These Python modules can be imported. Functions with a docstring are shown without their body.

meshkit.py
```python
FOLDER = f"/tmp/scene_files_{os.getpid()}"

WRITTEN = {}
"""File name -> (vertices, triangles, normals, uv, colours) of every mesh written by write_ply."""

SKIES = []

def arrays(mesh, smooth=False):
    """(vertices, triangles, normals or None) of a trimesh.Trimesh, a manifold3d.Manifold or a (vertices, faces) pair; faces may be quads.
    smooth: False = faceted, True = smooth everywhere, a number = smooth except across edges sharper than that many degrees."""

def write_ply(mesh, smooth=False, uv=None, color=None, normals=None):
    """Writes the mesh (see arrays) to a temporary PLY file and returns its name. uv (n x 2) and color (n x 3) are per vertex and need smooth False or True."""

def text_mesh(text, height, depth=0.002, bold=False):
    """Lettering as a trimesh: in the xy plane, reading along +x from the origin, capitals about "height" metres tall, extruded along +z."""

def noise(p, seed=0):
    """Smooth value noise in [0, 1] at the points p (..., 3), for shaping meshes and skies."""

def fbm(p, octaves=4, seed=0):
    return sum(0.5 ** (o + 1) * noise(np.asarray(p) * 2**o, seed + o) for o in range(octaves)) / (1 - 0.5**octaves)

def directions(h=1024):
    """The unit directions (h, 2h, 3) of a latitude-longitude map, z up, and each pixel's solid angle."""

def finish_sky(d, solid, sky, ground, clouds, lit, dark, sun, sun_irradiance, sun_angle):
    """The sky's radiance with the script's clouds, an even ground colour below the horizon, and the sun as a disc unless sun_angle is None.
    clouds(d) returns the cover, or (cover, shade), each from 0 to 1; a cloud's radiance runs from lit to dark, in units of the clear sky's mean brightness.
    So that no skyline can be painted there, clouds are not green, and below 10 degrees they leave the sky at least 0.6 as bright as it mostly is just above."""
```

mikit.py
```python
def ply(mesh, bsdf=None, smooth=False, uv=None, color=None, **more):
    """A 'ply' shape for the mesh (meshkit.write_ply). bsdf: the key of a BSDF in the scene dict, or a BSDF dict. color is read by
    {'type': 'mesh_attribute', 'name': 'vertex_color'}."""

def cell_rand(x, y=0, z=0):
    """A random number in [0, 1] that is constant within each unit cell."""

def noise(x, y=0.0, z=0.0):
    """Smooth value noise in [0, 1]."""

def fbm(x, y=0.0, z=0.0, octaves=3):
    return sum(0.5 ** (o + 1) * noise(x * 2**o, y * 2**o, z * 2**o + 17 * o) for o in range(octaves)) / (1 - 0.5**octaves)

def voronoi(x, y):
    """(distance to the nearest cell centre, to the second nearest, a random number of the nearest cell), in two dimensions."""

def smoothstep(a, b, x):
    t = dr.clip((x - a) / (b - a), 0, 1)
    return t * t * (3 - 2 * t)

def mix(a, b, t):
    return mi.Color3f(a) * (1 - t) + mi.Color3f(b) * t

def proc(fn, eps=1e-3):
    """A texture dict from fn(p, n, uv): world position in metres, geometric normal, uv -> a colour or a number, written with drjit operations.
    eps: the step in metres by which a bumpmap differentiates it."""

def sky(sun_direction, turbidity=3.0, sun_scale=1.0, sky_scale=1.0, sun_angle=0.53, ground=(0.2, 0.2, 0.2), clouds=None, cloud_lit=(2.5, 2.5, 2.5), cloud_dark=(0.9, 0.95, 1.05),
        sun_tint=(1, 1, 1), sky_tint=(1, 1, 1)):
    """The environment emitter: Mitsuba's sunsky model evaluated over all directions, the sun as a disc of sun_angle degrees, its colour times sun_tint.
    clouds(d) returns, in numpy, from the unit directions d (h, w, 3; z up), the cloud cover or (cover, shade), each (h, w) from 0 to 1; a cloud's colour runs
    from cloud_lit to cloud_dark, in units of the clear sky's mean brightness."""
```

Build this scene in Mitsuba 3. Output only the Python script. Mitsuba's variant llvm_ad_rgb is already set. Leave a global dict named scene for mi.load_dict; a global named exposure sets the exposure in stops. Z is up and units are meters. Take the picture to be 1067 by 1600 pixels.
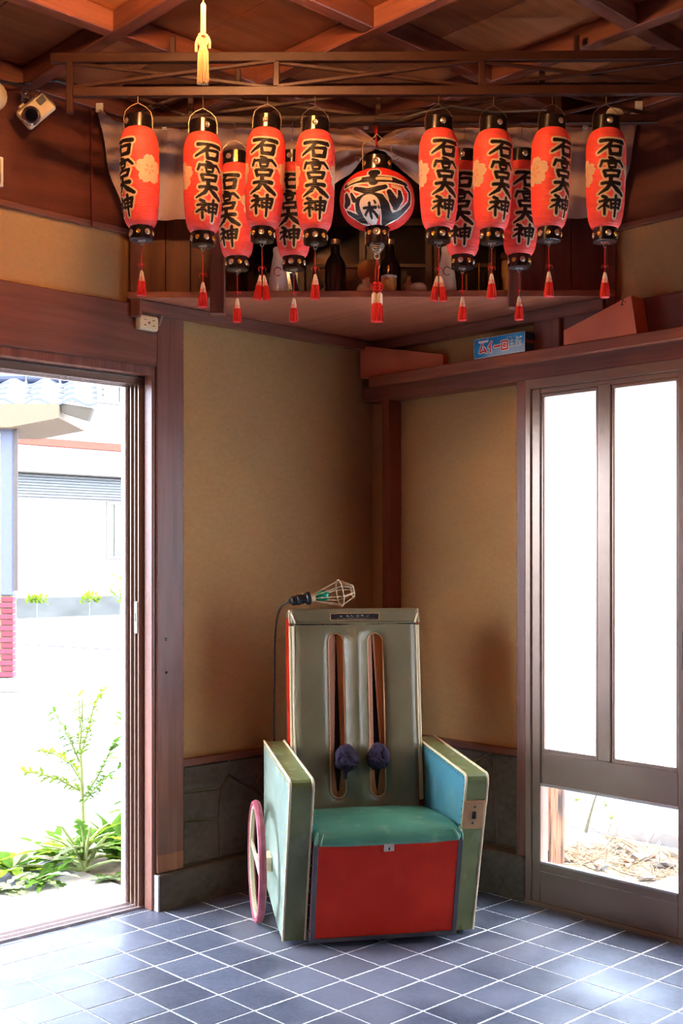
import math, random
import numpy as np, trimesh, mitsuba as mi, drjit as dr, mikit
import shapely
from shapely.geometry import Polygon, LineString, Point, MultiPoint
from shapely.ops import voronoi_diagram, unary_union
from shapely import affinity
T = mi.ScalarTransform4f
rng = np.random.default_rng(7)
random.seed(7)
scene, labels = {'type': 'scene'}, {}
PI = math.pi

# ------------------------------------------------------------------ camera, sky, lamp light, exposure
EYE = np.array([3.311, -3.267, 1.2074]); YAW = 0.8112
RIGHT = np.array([math.cos(YAW), math.sin(YAW), 0.0]); FWD = np.array([-math.sin(YAW), math.cos(YAW), 0.0]); UP = np.array([0, 0, 1.0])
scene['camera'] = {'type': 'perspective', 'fov': 2 * math.degrees(math.atan(533.5 / 1804.2)), 'fov_axis': 'x', 'near_clip': 0.05, 'far_clip': 500.0,
                   'principal_point_offset_y': -73.3 / 1600, 'to_world': T().look_at(origin=EYE.tolist(), target=(EYE + FWD).tolist(), up=[0, 0, 1])}
SUN = (-0.22, 0.22, 0.951)
def cloud_cover(d):
    from meshkit import fbm
    c = fbm(d * np.array([3, 3, 6.0]) + 5.0, 4)
    return np.clip((c - 0.35) * 4, 0, 1) * 0.8, np.clip((c - 0.6) * 2, 0, 1) * 0.4
scene['sky'] = mikit.sky(SUN, turbidity=4.0, sun_scale=0.12, sky_scale=1.0, sun_angle=2.0, ground=(0.35, 0.35, 0.35), clouds=cloud_cover, cloud_lit=(1.7, 1.7, 1.7), cloud_dark=(1.0, 1.02, 1.05))
LAMP = (3.5, 1.75, .70)
exposure = 6.55

# ------------------------------------------------------------------ helpers
def numbered(key):
    if key not in scene and key not in labels and not any(k.startswith(key + '__') for k in scene):
        return key
    n = 1
    while True:
        k = f'{key}_{n:03d}'
        if k not in scene and k not in labels and not any(q.startswith(k + '__') for q in scene):
            return k
        n += 1
_count = {}
def partkey(key):
    if key not in _count:
        _count[key] = 0
        return key
    _count[key] += 1
    return f'{key}_{_count[key]:03d}'
def put(key, mesh, bsdf, smooth=False, M=None, uv=None, dic=None, **more):
    """one scene entry; returns its key"""
    key = key if key in labels and key not in scene and '__' not in key else partkey(key)
    d = dict(dic) if dic is not None else mikit.ply(mesh, bsdf, smooth, uv=uv, **more)
    if M is not None:
        d['to_world'] = T(np.asarray(M, float).tolist())
    scene[key] = d
    return key
def thing(key, label, cat, group=None):
    key = partkey(key)
    labels[key] = {'label': label, 'category': cat}
    if group: labels[key]['group'] = group
    return key
def structure(key, label=None):
    labels[key] = {'kind': 'structure'}
    if label: labels[key]['label'] = label
    return key
def cbox(x0, x1, y0, y1, z0, z1, c=0.003):
    """box with chamfered edges"""
    c = min(c, 0.45 * min(x1 - x0, y1 - y0, z1 - z0))
    if c <= 0:
        b = trimesh.creation.box((x1 - x0, y1 - y0, z1 - z0)); b.apply_translation(((x0 + x1) / 2, (y0 + y1) / 2, (z0 + z1) / 2)); return b
    P = []
    for sx in (0, 1):
        for sy in (0, 1):
            for sz in (0, 1):
                p = np.array([(x0, x1)[sx], (y0, y1)[sy], (z0, z1)[sz]]); q = np.array([1 - 2 * sx, 1 - 2 * sy, 1 - 2 * sz]) * c
                for k in range(3):
                    m = q.copy(); m[k] = 0; P.append(p + m)
    return trimesh.convex.convex_hull(np.array(P))
def cat(*m):
    m = [x for a in m for x in (a if isinstance(a, (list, tuple)) else [a])]
    return trimesh.util.concatenate(m)
def bar(a, b, w, h, up=(0, 0, 1), c=0.002):
    """a squared bar of width w and height h from a to b"""
    a, b = np.asarray(a, float), np.asarray(b, float); L = np.linalg.norm(b - a); x = (b - a) / L
    y = np.cross(up, x); y /= np.linalg.norm(y); z = np.cross(x, y)
    m = cbox(0, L, -w / 2, w / 2, -h / 2, h / 2, c); M = np.eye(4); M[:3, 0], M[:3, 1], M[:3, 2], M[:3, 3] = x, y, z, a
    m.apply_transform(M); return m
def tube(pts, r, n=8, closed=False, cap=True):
    p = np.asarray(pts, float); k = len(p); r = np.broadcast_to(np.asarray(r, float), (k,))
    t = (np.roll(p, -1, 0) - np.roll(p, 1, 0)) if closed else np.gradient(p, axis=0)
    t /= np.linalg.norm(t, axis=1, keepdims=True) + 1e-12
    a = np.cross(t[0], [0, 0, 1.0] if abs(t[0][2]) < .9 else [1.0, 0, 0]); a /= np.linalg.norm(a)
    V = []
    ang = np.arange(n) / n * 2 * PI
    for i in range(k):
        a = a - t[i] * (a @ t[i]); a /= np.linalg.norm(a); b = np.cross(t[i], a)
        V.append(p[i] + r[i] * (np.cos(ang)[:, None] * a + np.sin(ang)[:, None] * b))
    V = np.vstack(V); F = []
    for i in range(k if closed else k - 1):
        j = (i + 1) % k
        for q in range(n):
            s = (q + 1) % n
            F += [[i * n + q, i * n + s, j * n + s], [i * n + q, j * n + s, j * n + q]]
    if cap and not closed:
        V = np.vstack([V, p[0], p[-1]])
        for q in range(n):
            s = (q + 1) % n
            F += [[k * n, s, q], [k * n + 1, (k - 1) * n + q, (k - 1) * n + s]]
    return trimesh.Trimesh(V, np.array(F), process=False)
def lathe(prof, n=32, a0=0.0, with_uv=False, flute=None):
    """prof: (r, z) from bottom to top; normals outwards"""
    prof = np.asarray(prof, float); k = len(prof); m = n + 1 if with_uv else n
    ang = a0 + np.arange(m) / n * 2 * PI
    V = np.zeros((k, m, 3)); R = prof[:, 0][:, None] * np.ones(m)
    if flute is not None: R = R * flute(ang[None, :], prof[:, 1][:, None])
    V[..., 0], V[..., 1], V[..., 2] = R * np.cos(ang), R * np.sin(ang), prof[:, 1][:, None]
    F = []
    for i in range(k - 1):
        for q in range(m if not with_uv else n):
            s = (q + 1) % m if not with_uv else q + 1
            F += [[i * m + q, i * m + s, (i + 1) * m + s], [i * m + q, (i + 1) * m + s, (i + 1) * m + q]]
    mesh = trimesh.Trimesh(V.reshape(-1, 3), np.array(F), process=False)
    if with_uv:
        uv = np.zeros((k, m, 2)); uv[..., 0] = ang / (2 * PI); uv[..., 1] = prof[:, 1][:, None]
        return mesh, uv.reshape(-1, 2)
    return mesh
def ext(poly, h):
    return trimesh.creation.extrude_polygon(poly, h, engine='earcut')
def mat(x, y, z, o):
    M = np.eye(4); M[:3, 0], M[:3, 1], M[:3, 2], M[:3, 3] = x, y, z, o; return M
def ball(c, r, sub=2, s=(1, 1, 1)):
    b = trimesh.creation.icosphere(sub, r); b.vertices = b.vertices * np.array(s) + np.array(c); return b
def moved(m, M):
    m = m.copy(); m.apply_transform(M); return m

# ------------------------------------------------------------------ materials
def lin(r, g, b):
    return [float(((c / 255 + 0.055) / 1.055) ** 2.4 if c > 10.3 else c / 255 / 12.92) for c in (r, g, b)]
def rgb(c): return {'type': 'rgb', 'value': [float(x) for x in c]}
def mat_(name, color, rough=0.5, metal=0.0, spec=0.5, bump=None, bscale=1.0, **kw):
    d = {'type': 'principled', 'base_color': color if isinstance(color, dict) else rgb(color), 'roughness': rough if isinstance(rough, dict) else float(rough), 'metallic': float(metal), 'specular': float(spec), **kw}
    if bump is not None:
        d = {'type': 'bumpmap', 'arbitrary': bump, 'scale': float(bscale), 'bsdf': d}
    scene[name] = {'type': 'twosided', 'bsdf': d}
    return name
N, FB, SS, MIX = mikit.noise, mikit.fbm, mikit.smoothstep, mikit.mix
def wood(axis, c0, c1, f=1.0, knots=True):
    def fn(p, n, uv):
        q = [p.x, p.y, p.z]; l = q[axis]; a, b = q[(axis + 1) % 3], q[(axis + 2) % 3]
        warp = FB(a * 6 + l * 0.6, b * 6, l * 1.2, 2)
        g = FB(a * 55 * f + warp * 5, b * 55 * f, l * 1.6 * f, 3)
        fine = N(a * 260, b * 260, l * 7)
        big = FB(a * 3, b * 3 + 7, l * 2, 2)
        return MIX(c0, c1, dr.clip(0.62 * g + 0.18 * fine + 0.5 * big - 0.15, 0, 1))
    return mikit.proc(fn)
DW0, DW1 = lin(82, 44, 35), lin(152, 94, 74)
WOOD = [mat_(f'wood_{a}', wood(i, DW0, DW1), 0.38) for i, a in enumerate('xyz')]
LW0, LW1 = lin(112, 60, 34), lin(184, 112, 66)
BOARD = mat_('ceiling_board', wood(1, LW0, LW1, 0.5), 0.42)
BROWN = mat_('panel_wood', wood(2, lin(92, 50, 26), lin(150, 92, 52), 0.6), 0.4)
BATTEN = [mat_(f'batten_wood_{q}', wood(q2, lin(70, 34, 26), lin(132, 74, 54)), 0.4) for q, q2 in (('x', 0), ('y', 1))]
DARKP = mat_('wall_panel_wood', wood(1, lin(78, 34, 20), lin(118, 56, 34), 0.5), 0.42)
SHELFW = mat_('shelf_wood', wood(0, lin(136, 74, 52), lin(186, 114, 84), 0.8), 0.4)
RACKW = mat_('rack_wood', wood(0, lin(46, 22, 14), lin(74, 38, 25), 0.7), 0.45)
def plaster_fn(p, n, uv):
    f = FB(p.x * 90, p.y * 90, p.z * 90, 2); g = FB(p.x * 1.7, p.y * 1.7, p.z * 1.7, 3); k = N(p.x * 420, p.y * 420, p.z * 420)
    return MIX(lin(172, 130, 82), lin(206, 166, 114), dr.clip(0.35 * f + 0.45 * g + 0.2 * k, 0, 1))
def plaster_bump(p, n, uv): return N(p.x * 330, p.y * 330, p.z * 330) + 0.6 * N(p.x * 900, p.y * 900, p.z * 900)
PLASTER = mat_('plaster', mikit.proc(plaster_fn), 0.95, spec=0.1, bump=mikit.proc(plaster_bump, 5e-4), bscale=0.0006)
def stone_fn(p, n, uv):
    f = FB(p.x * 60, p.y * 60, p.z * 60, 3); g = FB(p.x * 7, p.y * 7, p.z * 7, 3)
    return MIX(lin(62, 54, 46), lin(124, 110, 96), dr.clip(0.5 * f + 0.6 * g - 0.05, 0, 1))
def stone_bump(p, n, uv): return FB(p.x * 45, p.y * 45, p.z * 45, 3)
STONE = mat_('stone', mikit.proc(stone_fn), 0.8, spec=0.25, bump=mikit.proc(stone_bump), bscale=0.004)
MORTAR = mat_('mortar', lin(128, 108, 86), 0.95, spec=0.1)
CAST = mat_('pale_cement', lin(190, 184, 180), 0.9, spec=0.15)
def tile_mat(name, a, b):
    def fn(p, n, uv):
        g = FB(p.x * 9, p.y * 9, 0, 3); f = N(p.x * 120, p.y * 120, 0); s = FB(p.x * 2.3 + 9, p.y * 2.3, 3, 3)
        dirt = SS(0.56, 0.72, s)
        return MIX(MIX(a, b, dr.clip(0.7 * g + 0.3 * f, 0, 1)), lin(150, 150, 158), dirt * 0.35)
    def rf(p, n, uv): return 0.28 + 0.28 * FB(p.x * 6, p.y * 6, 2, 3)
    return mat_(name, mikit.proc(fn), mikit.proc(rf), spec=0.24)
TILES = [tile_mat('floor_tile_a', lin(74, 77, 89), lin(100, 104, 117)), tile_mat('floor_tile_b', lin(82, 86, 99), lin(108, 112, 126)), tile_mat('floor_tile_c', lin(64, 67, 78), lin(90, 93, 106))]
GROUT = mat_('grout', lin(222, 220, 222), 0.8, spec=0.2)
ALU = mat_('bronze_aluminium', lin(142, 116, 100), 0.24, 0.25, 0.6)
ALUD = mat_('dark_aluminium', lin(70, 52, 46), 0.35, 0.3)
ALUS = mat_('grey_aluminium', lin(190, 178, 176), 0.3, 0.4)
BLACKP = mat_('black_lacquer', lin(22, 18, 18), 0.18, spec=0.7)
GOLD = mat_('gold', lin(222, 176, 84), 0.28, 0.9)
SILVER = mat_('silver', lin(206, 192, 170), 0.32, 0.85)
WIRE = mat_('wire', lin(150, 130, 110), 0.35, 0.8)
RED = mat_('red_silk', lin(206, 28, 24), 0.6, sheen=0.4)
CREAM = mat_('cream_silk', lin(232, 220, 206), 0.7)
WHITE = mat_('white_plastic', lin(225, 218, 205), 0.4)
BLACK = mat_('black_rubber', lin(24, 22, 24), 0.4)
CHROME = mat_('chrome', lin(210, 210, 212), 0.12, 1.0)

# --- brush strokes as tapered capsules, shared by the lantern print, the box print and the crest
def strokes_sdf(x, y, segs):
    d = mi.Float(9.0)
    for (ax, ay, ar, bx, by, br) in segs:
        dx, dy = bx - ax, by - ay; L = dx * dx + dy * dy + 1e-12
        t = dr.clip(((x - ax) * dx + (y - ay) * dy) / L, 0, 1)
        d = dr.minimum(d, dr.sqrt(dr.square(x - ax - t * dx) + dr.square(y - ay - t * dy)) - (ar + (br - ar) * t))
    return d
def segs(lines, x0, y0, w, h, ws):
    out = []
    for ln in lines:
        for a, b in zip(ln[:-1], ln[1:]):
            out.append((x0 + a[0] * w, y0 + a[1] * h, a[2] * ws, x0 + b[0] * w, y0 + b[1] * h, b[2] * ws))
    return out
K_ISHI = [[(.12, .92, .07), (.5, .93, .055), (.97, .86, .085)], [(.52, .9, .06), (.4, .62, .07), (.04, .24, .04)], [(.42, .56, .05), (.46, .14, .07)], [(.42, .58, .05), (.88, .6, .07), (.82, .14, .08), (.46, .13, .06)]]
K_MIYA = [[(.4, 1.0, .06), (.56, .9, .075)], [(.14, .84, .06), (.07, .58, .05)], [(.14, .82, .05), (.8, .84, .06), (.97, .6, .05)], [(.36, .7, .05), (.66, .72, .055), (.62, .5, .05), (.4, .48, .05), (.36, .7, .04)], [(.5, .47, .05), (.42, .34, .05)], [(.2, .3, .06), (.27, .03, .07)], [(.2, .32, .05), (.82, .33, .06), (.73, .05, .07), (.27, .04, .055)]]
K_DAI = [[(.16, .7, .06), (.5, .76, .055), (.82, .72, .075)], [(.47, 1.0, .075), (.47, .72, .07), (.34, .36, .07), (.03, .04, .03)], [(.52, .62, .05), (.72, .32, .085), (.99, .03, .06)]]
K_KAMI = [[(.2, 1.0, .06), (.34, .9, .07)], [(.08, .72, .05), (.44, .78, .06), (.3, .55, .055), (.02, .34, .035)], [(.27, .58, .06), (.28, .02, .06)], [(.34, .5, .05), (.43, .4, .06)], [(.52, .78, .05), (.56, .34, .06)], [(.52, .78, .05), (.96, .82, .07), (.9, .34, .06)], [(.55, .57, .045), (.92, .59, .045)], [(.56, .36, .045), (.9, .38, .045)], [(.74, 1.02, .065), (.73, -.12, .05)]]
LANTERN_SEGS = segs(K_ISHI, -.040, .050, .080, .049, .080) + segs(K_MIYA, -.036, -.007, .076, .053, .076) + segs(K_DAI, -.038, -.056, .078, .044, .084) + segs(K_KAMI, -.039, -.110, .074, .049, .076)
STAMENS = [(.006 * math.sin(t), .006 * math.cos(t), .0006, .016 * math.sin(t), .016 * math.cos(t), .0009) for t in [2 * PI * (q + .5) / 5 + d for q in range(5) for d in (-.16, .16)]]
def lantern_print(p, n, uv):
    u = uv.x * 2; u = (u - dr.floor(u + 0.5)) * 0.5            # turns from the nearest column of writing
    x = u * 2 * PI * 0.0555; y = uv.y
    d = strokes_sdf(x, y, LANTERN_SEGS)
    f = (uv.x - 0.25) * 2; f = (f - dr.floor(f + 0.5)) * 0.5   # turns from the nearest blossom
    fx, fy = f * 2 * PI * 0.0555, y - 0.012
    petal, sta = mi.Float(9.0), mi.Float(9.0)
    for q in range(5):                                         # five rounded petals, each with a notch at its tip
        cx, cy = math.sin(q * 2 * PI / 5), math.cos(q * 2 * PI / 5)
        c = dr.maximum(dr.sqrt(dr.square(fx - .0245 * cx) + dr.square(fy - .0245 * cy)) - .0185, .0050 - dr.sqrt(dr.square(fx - .0445 * cx) + dr.square(fy - .0445 * cy)))
        petal = dr.minimum(petal, c)
    petal = dr.minimum(petal, dr.sqrt(fx * fx + fy * fy) - .018)
    sta = strokes_sdf(fx, fy, STAMENS)
    red = MIX((0.92, 0.086, 0.066), (0.97, 0.112, 0.086), N(uv.x * 40, uv.y * 160))
    cream = mi.Color3f(0.78, 0.56, 0.36)
    col = MIX(red, cream, 1 - SS(-0.0004, 0.0004, petal))
    col = MIX(col, (0.7, 0.08, 0.04), 0.8 * (1 - SS(-0.0003, 0.0003, sta)))
    col = MIX(col, cream, 1 - SS(-0.0004, 0.0004, d - 0.0056))
    return MIX(col, (0.016, 0.010, 0.008), 1 - SS(-0.0004, 0.0004, d))
PAPER = mat_('lantern_paper', mikit.proc(lantern_print), 0.45, spec=0.35)

# ------------------------------------------------------------------ the room: floor, walls, ceiling
XM, YM = 4.6, -4.6
structure('floor', 'dark slate tile floor with pale grout')
put('floor', cbox(-0.05, XM, YM, 0.07, -0.06, -0.0010, 0), GROUT)
TU, TV, AX, AY = 0.156, 0.1627, 0.600, -0.985
shape_of, far = {}, []
for i in range(-5, 26):
    for j in range(-23, 7):
        x0, x1 = AX + i * TU + 0.0034, AX + (i + 1) * TU - 0.0034
        y0, y1 = AY + j * TV + 0.0026, AY + (j + 1) * TV - 0.0026
        x0, x1, y0, y1 = max(x0, -0.05), min(x1, XM), max(y0, YM), min(y1, 0.07)
        if x1 - x0 < 0.01 or y1 - y0 < 0.01: continue
        c = np.array([(x0 + x1) / 2, (y0 + y1) / 2, 0]) - EYE; dep, lat = c @ FWD, c @ RIGHT
        if dep > 2.8 and abs(lat) < 0.34 * dep + 0.15:
            lift = rng.uniform(-0.0006, 0.0006)
            put('floor__tile', cbox(x0, x1, y0, y1, -0.006, lift, 0.0012), TILES[int(rng.choice(3, p=[.5, .3, .2]))])
        else:
            far.append(trimesh.creation.box(bounds=[[x0, y0, -0.006], [x1, y1, 0]]))
put('floor__tile_field', cat(far), TILES[0]); labels['floor__tile_field'] = {'kind': 'stuff', 'label': 'slate floor tiles further into the room'}

# ceiling: boards in a grid of battens
structure('ceiling', 'board ceiling with a grid of reddish battens')
put('ceiling', cbox(-0.1, XM + .1, YM - .1, 0.14, 2.765, 2.83, 0), DARKP)
GX = [-0.005 + 0.515 * k for k in range(0, 10)]; GY = [0.059 - 0.515 * k for k in range(0, 11)]
BOARDS = [BOARD, mat_('ceiling_board_b', wood(1, lin(84, 42, 22), lin(150, 84, 46), 0.5), 0.42)]
for a, b in zip(GX[:-1], GX[1:]):
    for c, d in zip(GY[1:], GY[:-1]):
        m = (c + d) / 2
        for y0, y1 in ((c, m), (m, d)):
            put('ceiling__panel', cbox(a + .001, b - .001, y0 + .0008, y1 - .0008, 2.742 + rng.uniform(0, .002), 2.766, .001), BOARDS[int(rng.integers(2))])
for a in GX: put('ceiling__batten', cbox(a - .022, a + .022, YM, 0.08, 2.682, 2.742, .003), BATTEN[1])
for c in GY: put('ceiling__batten', cbox(0, XM, c - .022, c + .022, 2.680, 2.742, .003), BATTEN[0])

def crazy(key, u0, u1, z0, z1, n, seed, place):
    """irregular flat stones in a panel; place(polygon mesh with z outward) puts them on the wall"""
    g = np.random.default_rng(seed)
    P = [Point(*q) for q in zip(g.uniform(u0, u1, n), g.uniform(z0, z1, n))]
    for cell in voronoi_diagram(MultiPoint(P), envelope=shapely.box(u0, z0, u1, z1)).geoms:
        c = cell.intersection(shapely.box(u0, z0, u1, z1)).buffer(-0.0028)
        if c.is_empty or c.area < 1e-4: continue
        d = c.buffer(-0.004, join_style=2)
        h = g.uniform(0.006, 0.010)
        lo = np.array(c.exterior.coords)[:-1]; hi = np.array(d.exterior.coords)[:-1]
        hull = trimesh.convex.convex_hull(np.vstack([np.c_[lo, np.zeros(len(lo))], np.c_[lo, np.full(len(lo), h - .004)], np.c_[hi, h + g.uniform(-.001, .001, len(hi))]]))
        put(key, place(hull), STONE)
on_left = lambda m: moved(m, mat((0, 1, 0), (0, 0, 1), (1, 0, 0), (-0.016, 0, 0)))
on_right = lambda m: moved(m, mat((1, 0, 0), (0, 0, 1), (0, -1, 0), (0, 0.062, 0)))

# left wall, with the open doorway in it
structure('wall_left', 'sand plaster wall with dark timber and a stone base')
put('wall_left', cat(cbox(-.10, -.022, -.90, .14, .50, 2.06, 0), cbox(-.10, -.018, YM, .14, 2.06, 2.31, 0), cbox(-.10, -.022, YM, -2.95, .50, 1.90, 0)), PLASTER)
put('wall_left__panel', cbox(-.10, -.008, YM, .14, 2.305, 2.77, .003), DARKP)
put('wall_left__rail', cbox(-.10, .004, YM, .14, 2.30, 2.318, .002), WOOD[1])
put('wall_left__lintel', cbox(-.10, .006, YM, -.998, 1.867, 2.07, .004), WOOD[1])
put('wall_left__pillar', cbox(-.11, .004, -1.0, -.885, .127, 2.30, .004), WOOD[2])
put('wall_left__pillar', cbox(-.11, .004, -3.06, -2.945, .0, 2.30, .004), WOOD[2])
put('wall_left__pillar_foot', cbox(-.02, .0055, -.998, -.887, .127, .19, .002), mat_('worn_wood', wood(2, lin(120, 70, 44), lin(184, 124, 86)), .6))
put('wall_left__knot', cat(*[moved(lathe([(0, 0), (.0055, .0), (.004, .0012), (0, .0006)], 12), mat((0, 1, 0), (0, 0, 1), (1, 0, 0), (.004, -.962 + .002 * k, z))) for k, z in enumerate((.93, .815))]), BLACK)
put('wall_left__band', cbox(-.10, -.004, -.885, .14, .478, .504, .002), WOOD[1])
put('wall_left__mortar', cbox(-.10, -.016, -.885, .14, .10, .478, 0), MORTAR)
crazy('wall_left__stone', -.883, .06, .128, .478, 9, 5, on_left)
for a, b in ((-1.0, -.42), (-.417, .02)): put('wall_left__plinth', cbox(-.11, .022, a, b, -.02, .125, .006), STONE)
put('wall_left__plinth_end', cbox(-.10, .0205, -1.006, -.999, 0, .124, .001), CAST)
put('wall_left__base', cbox(-.10, .01, YM, -2.95, -.02, .50, .003), STONE)

structure('door_1', 'open doorway with a wooden jamb and a bronze aluminium track frame')
put('door_1', cat(cbox(-.05, -.004, -1.014, -1.0, 0, 1.85, .002), cbox(-.05, -.004, -2.945, -2.931, 0, 1.85, .002), cbox(-.05, -.004, -2.94, -1.0, 1.838, 1.868, .002)), WOOD[2])
fr = []
for x in (-.064, -.086, -.112, -.142):
    w = .006 if x > -.14 else .02
    fr += [cbox(x - w / 2, x + w / 2, -1.03, -1.0, 0, 1.83, .001), cbox(x - w / 2, x + w / 2, -2.945, -2.915, 0, 1.83, .001), cbox(x - w / 2, x + w / 2, -2.945, -1.0, 1.808, 1.838, .001)]
put('door_1__frame', cat(fr), ALU)
put('door_1__channel', cat(cbox(-.15, -.05, -1.008, -.999, 0, 1.84, 0), cbox(-.15, -.05, -2.945, -2.937, 0, 1.84, 0), cbox(-.15, -.05, -2.945, -1.0, 1.832, 1.868, 0)), ALUD)
put('door_1__outer_jamb', cat(cbox(-.165, -.135, -1.035, -1.0, -.04, 1.84, .002), cbox(-.165, -.135, -2.945, -2.91, -.04, 1.84, .002)), ALUS)
put('door_1__latch', cat(cbox(-.083, -.066, -1.034, -1.029, .95, 1.06, .001)), WHITE)
put('door_1__keyhole', cbox(-.078, -.071, -1.0355, -1.0335, .99, 1.02, .0005), BLACK)
put('door_1__threshold', cat(cbox(-.15, -.045, -2.945, -1.0, -.06, -.004, .002), *[cbox(x - .004, x + .004, -2.945, -1.0, -.006, .008, .001) for x in (-.06, -.095, -.13)]), ALUS)

# right wall, with the sliding door in it
structure('wall_right', 'sand plaster wall with timber frame and a stone base')
put('wall_right', cat(cbox(-.02, .80, .07, .14, .50, 1.90, 0), cbox(-.02, .84, .066, .14, 1.90, 2.06, 0), cbox(-.02, XM, .062, .14, 2.06, 2.31, 0), cbox(2.75, XM, .07, .14, .50, 1.95, 0)), PLASTER)
put('wall_right__panel', cbox(-.02, XM, .052, .14, 2.305, 2.77, .003), mat_('wall_panel_wood_b', wood(0, lin(74, 34, 24), lin(110, 56, 40), .5), .42))
put('wall_right__rail', cbox(-.02, XM, .04, .14, 2.30, 2.318, .002), WOOD[0])
put('wall_right__beam', cbox(.86, XM, .045, .14, 1.90, 2.06, .004), WOOD[0])
put('wall_right__pillar', cbox(.82, .935, .03, .14, 1.93, 2.30, .004), WOOD[2])
put('wall_right__post', cbox(.103, .141, .0, .10, .157, 1.842, .003), SHELFW if False else mat_('post_wood', wood(2, lin(104, 52, 34), lin(150, 84, 56)), .4))
put('wall_right__post', cbox(.769, .811, .002, .14, .157, 1.842, .003), WOOD[2])
put('wall_right__head', cbox(.0, 2.80, .0, .14, 1.835, 1.895, .003), WOOD[0])
put('wall_right__band', cbox(.14, .77, .04, .10, .498, .522, .002), WOOD[0])
put('wall_right__mortar', cbox(-.02, .80, .062, .14, .10, .50, 0), MORTAR)
crazy('wall_right__stone', .142, .768, .16, .497, 7, 11, on_right)
put('wall_right__plinth', cbox(0, .808, -.004, .14, -.02, .157, .006), STONE)
put('wall_right__base', cbox(2.75, XM, .05, .14, -.02, .5, .003), STONE)

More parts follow.
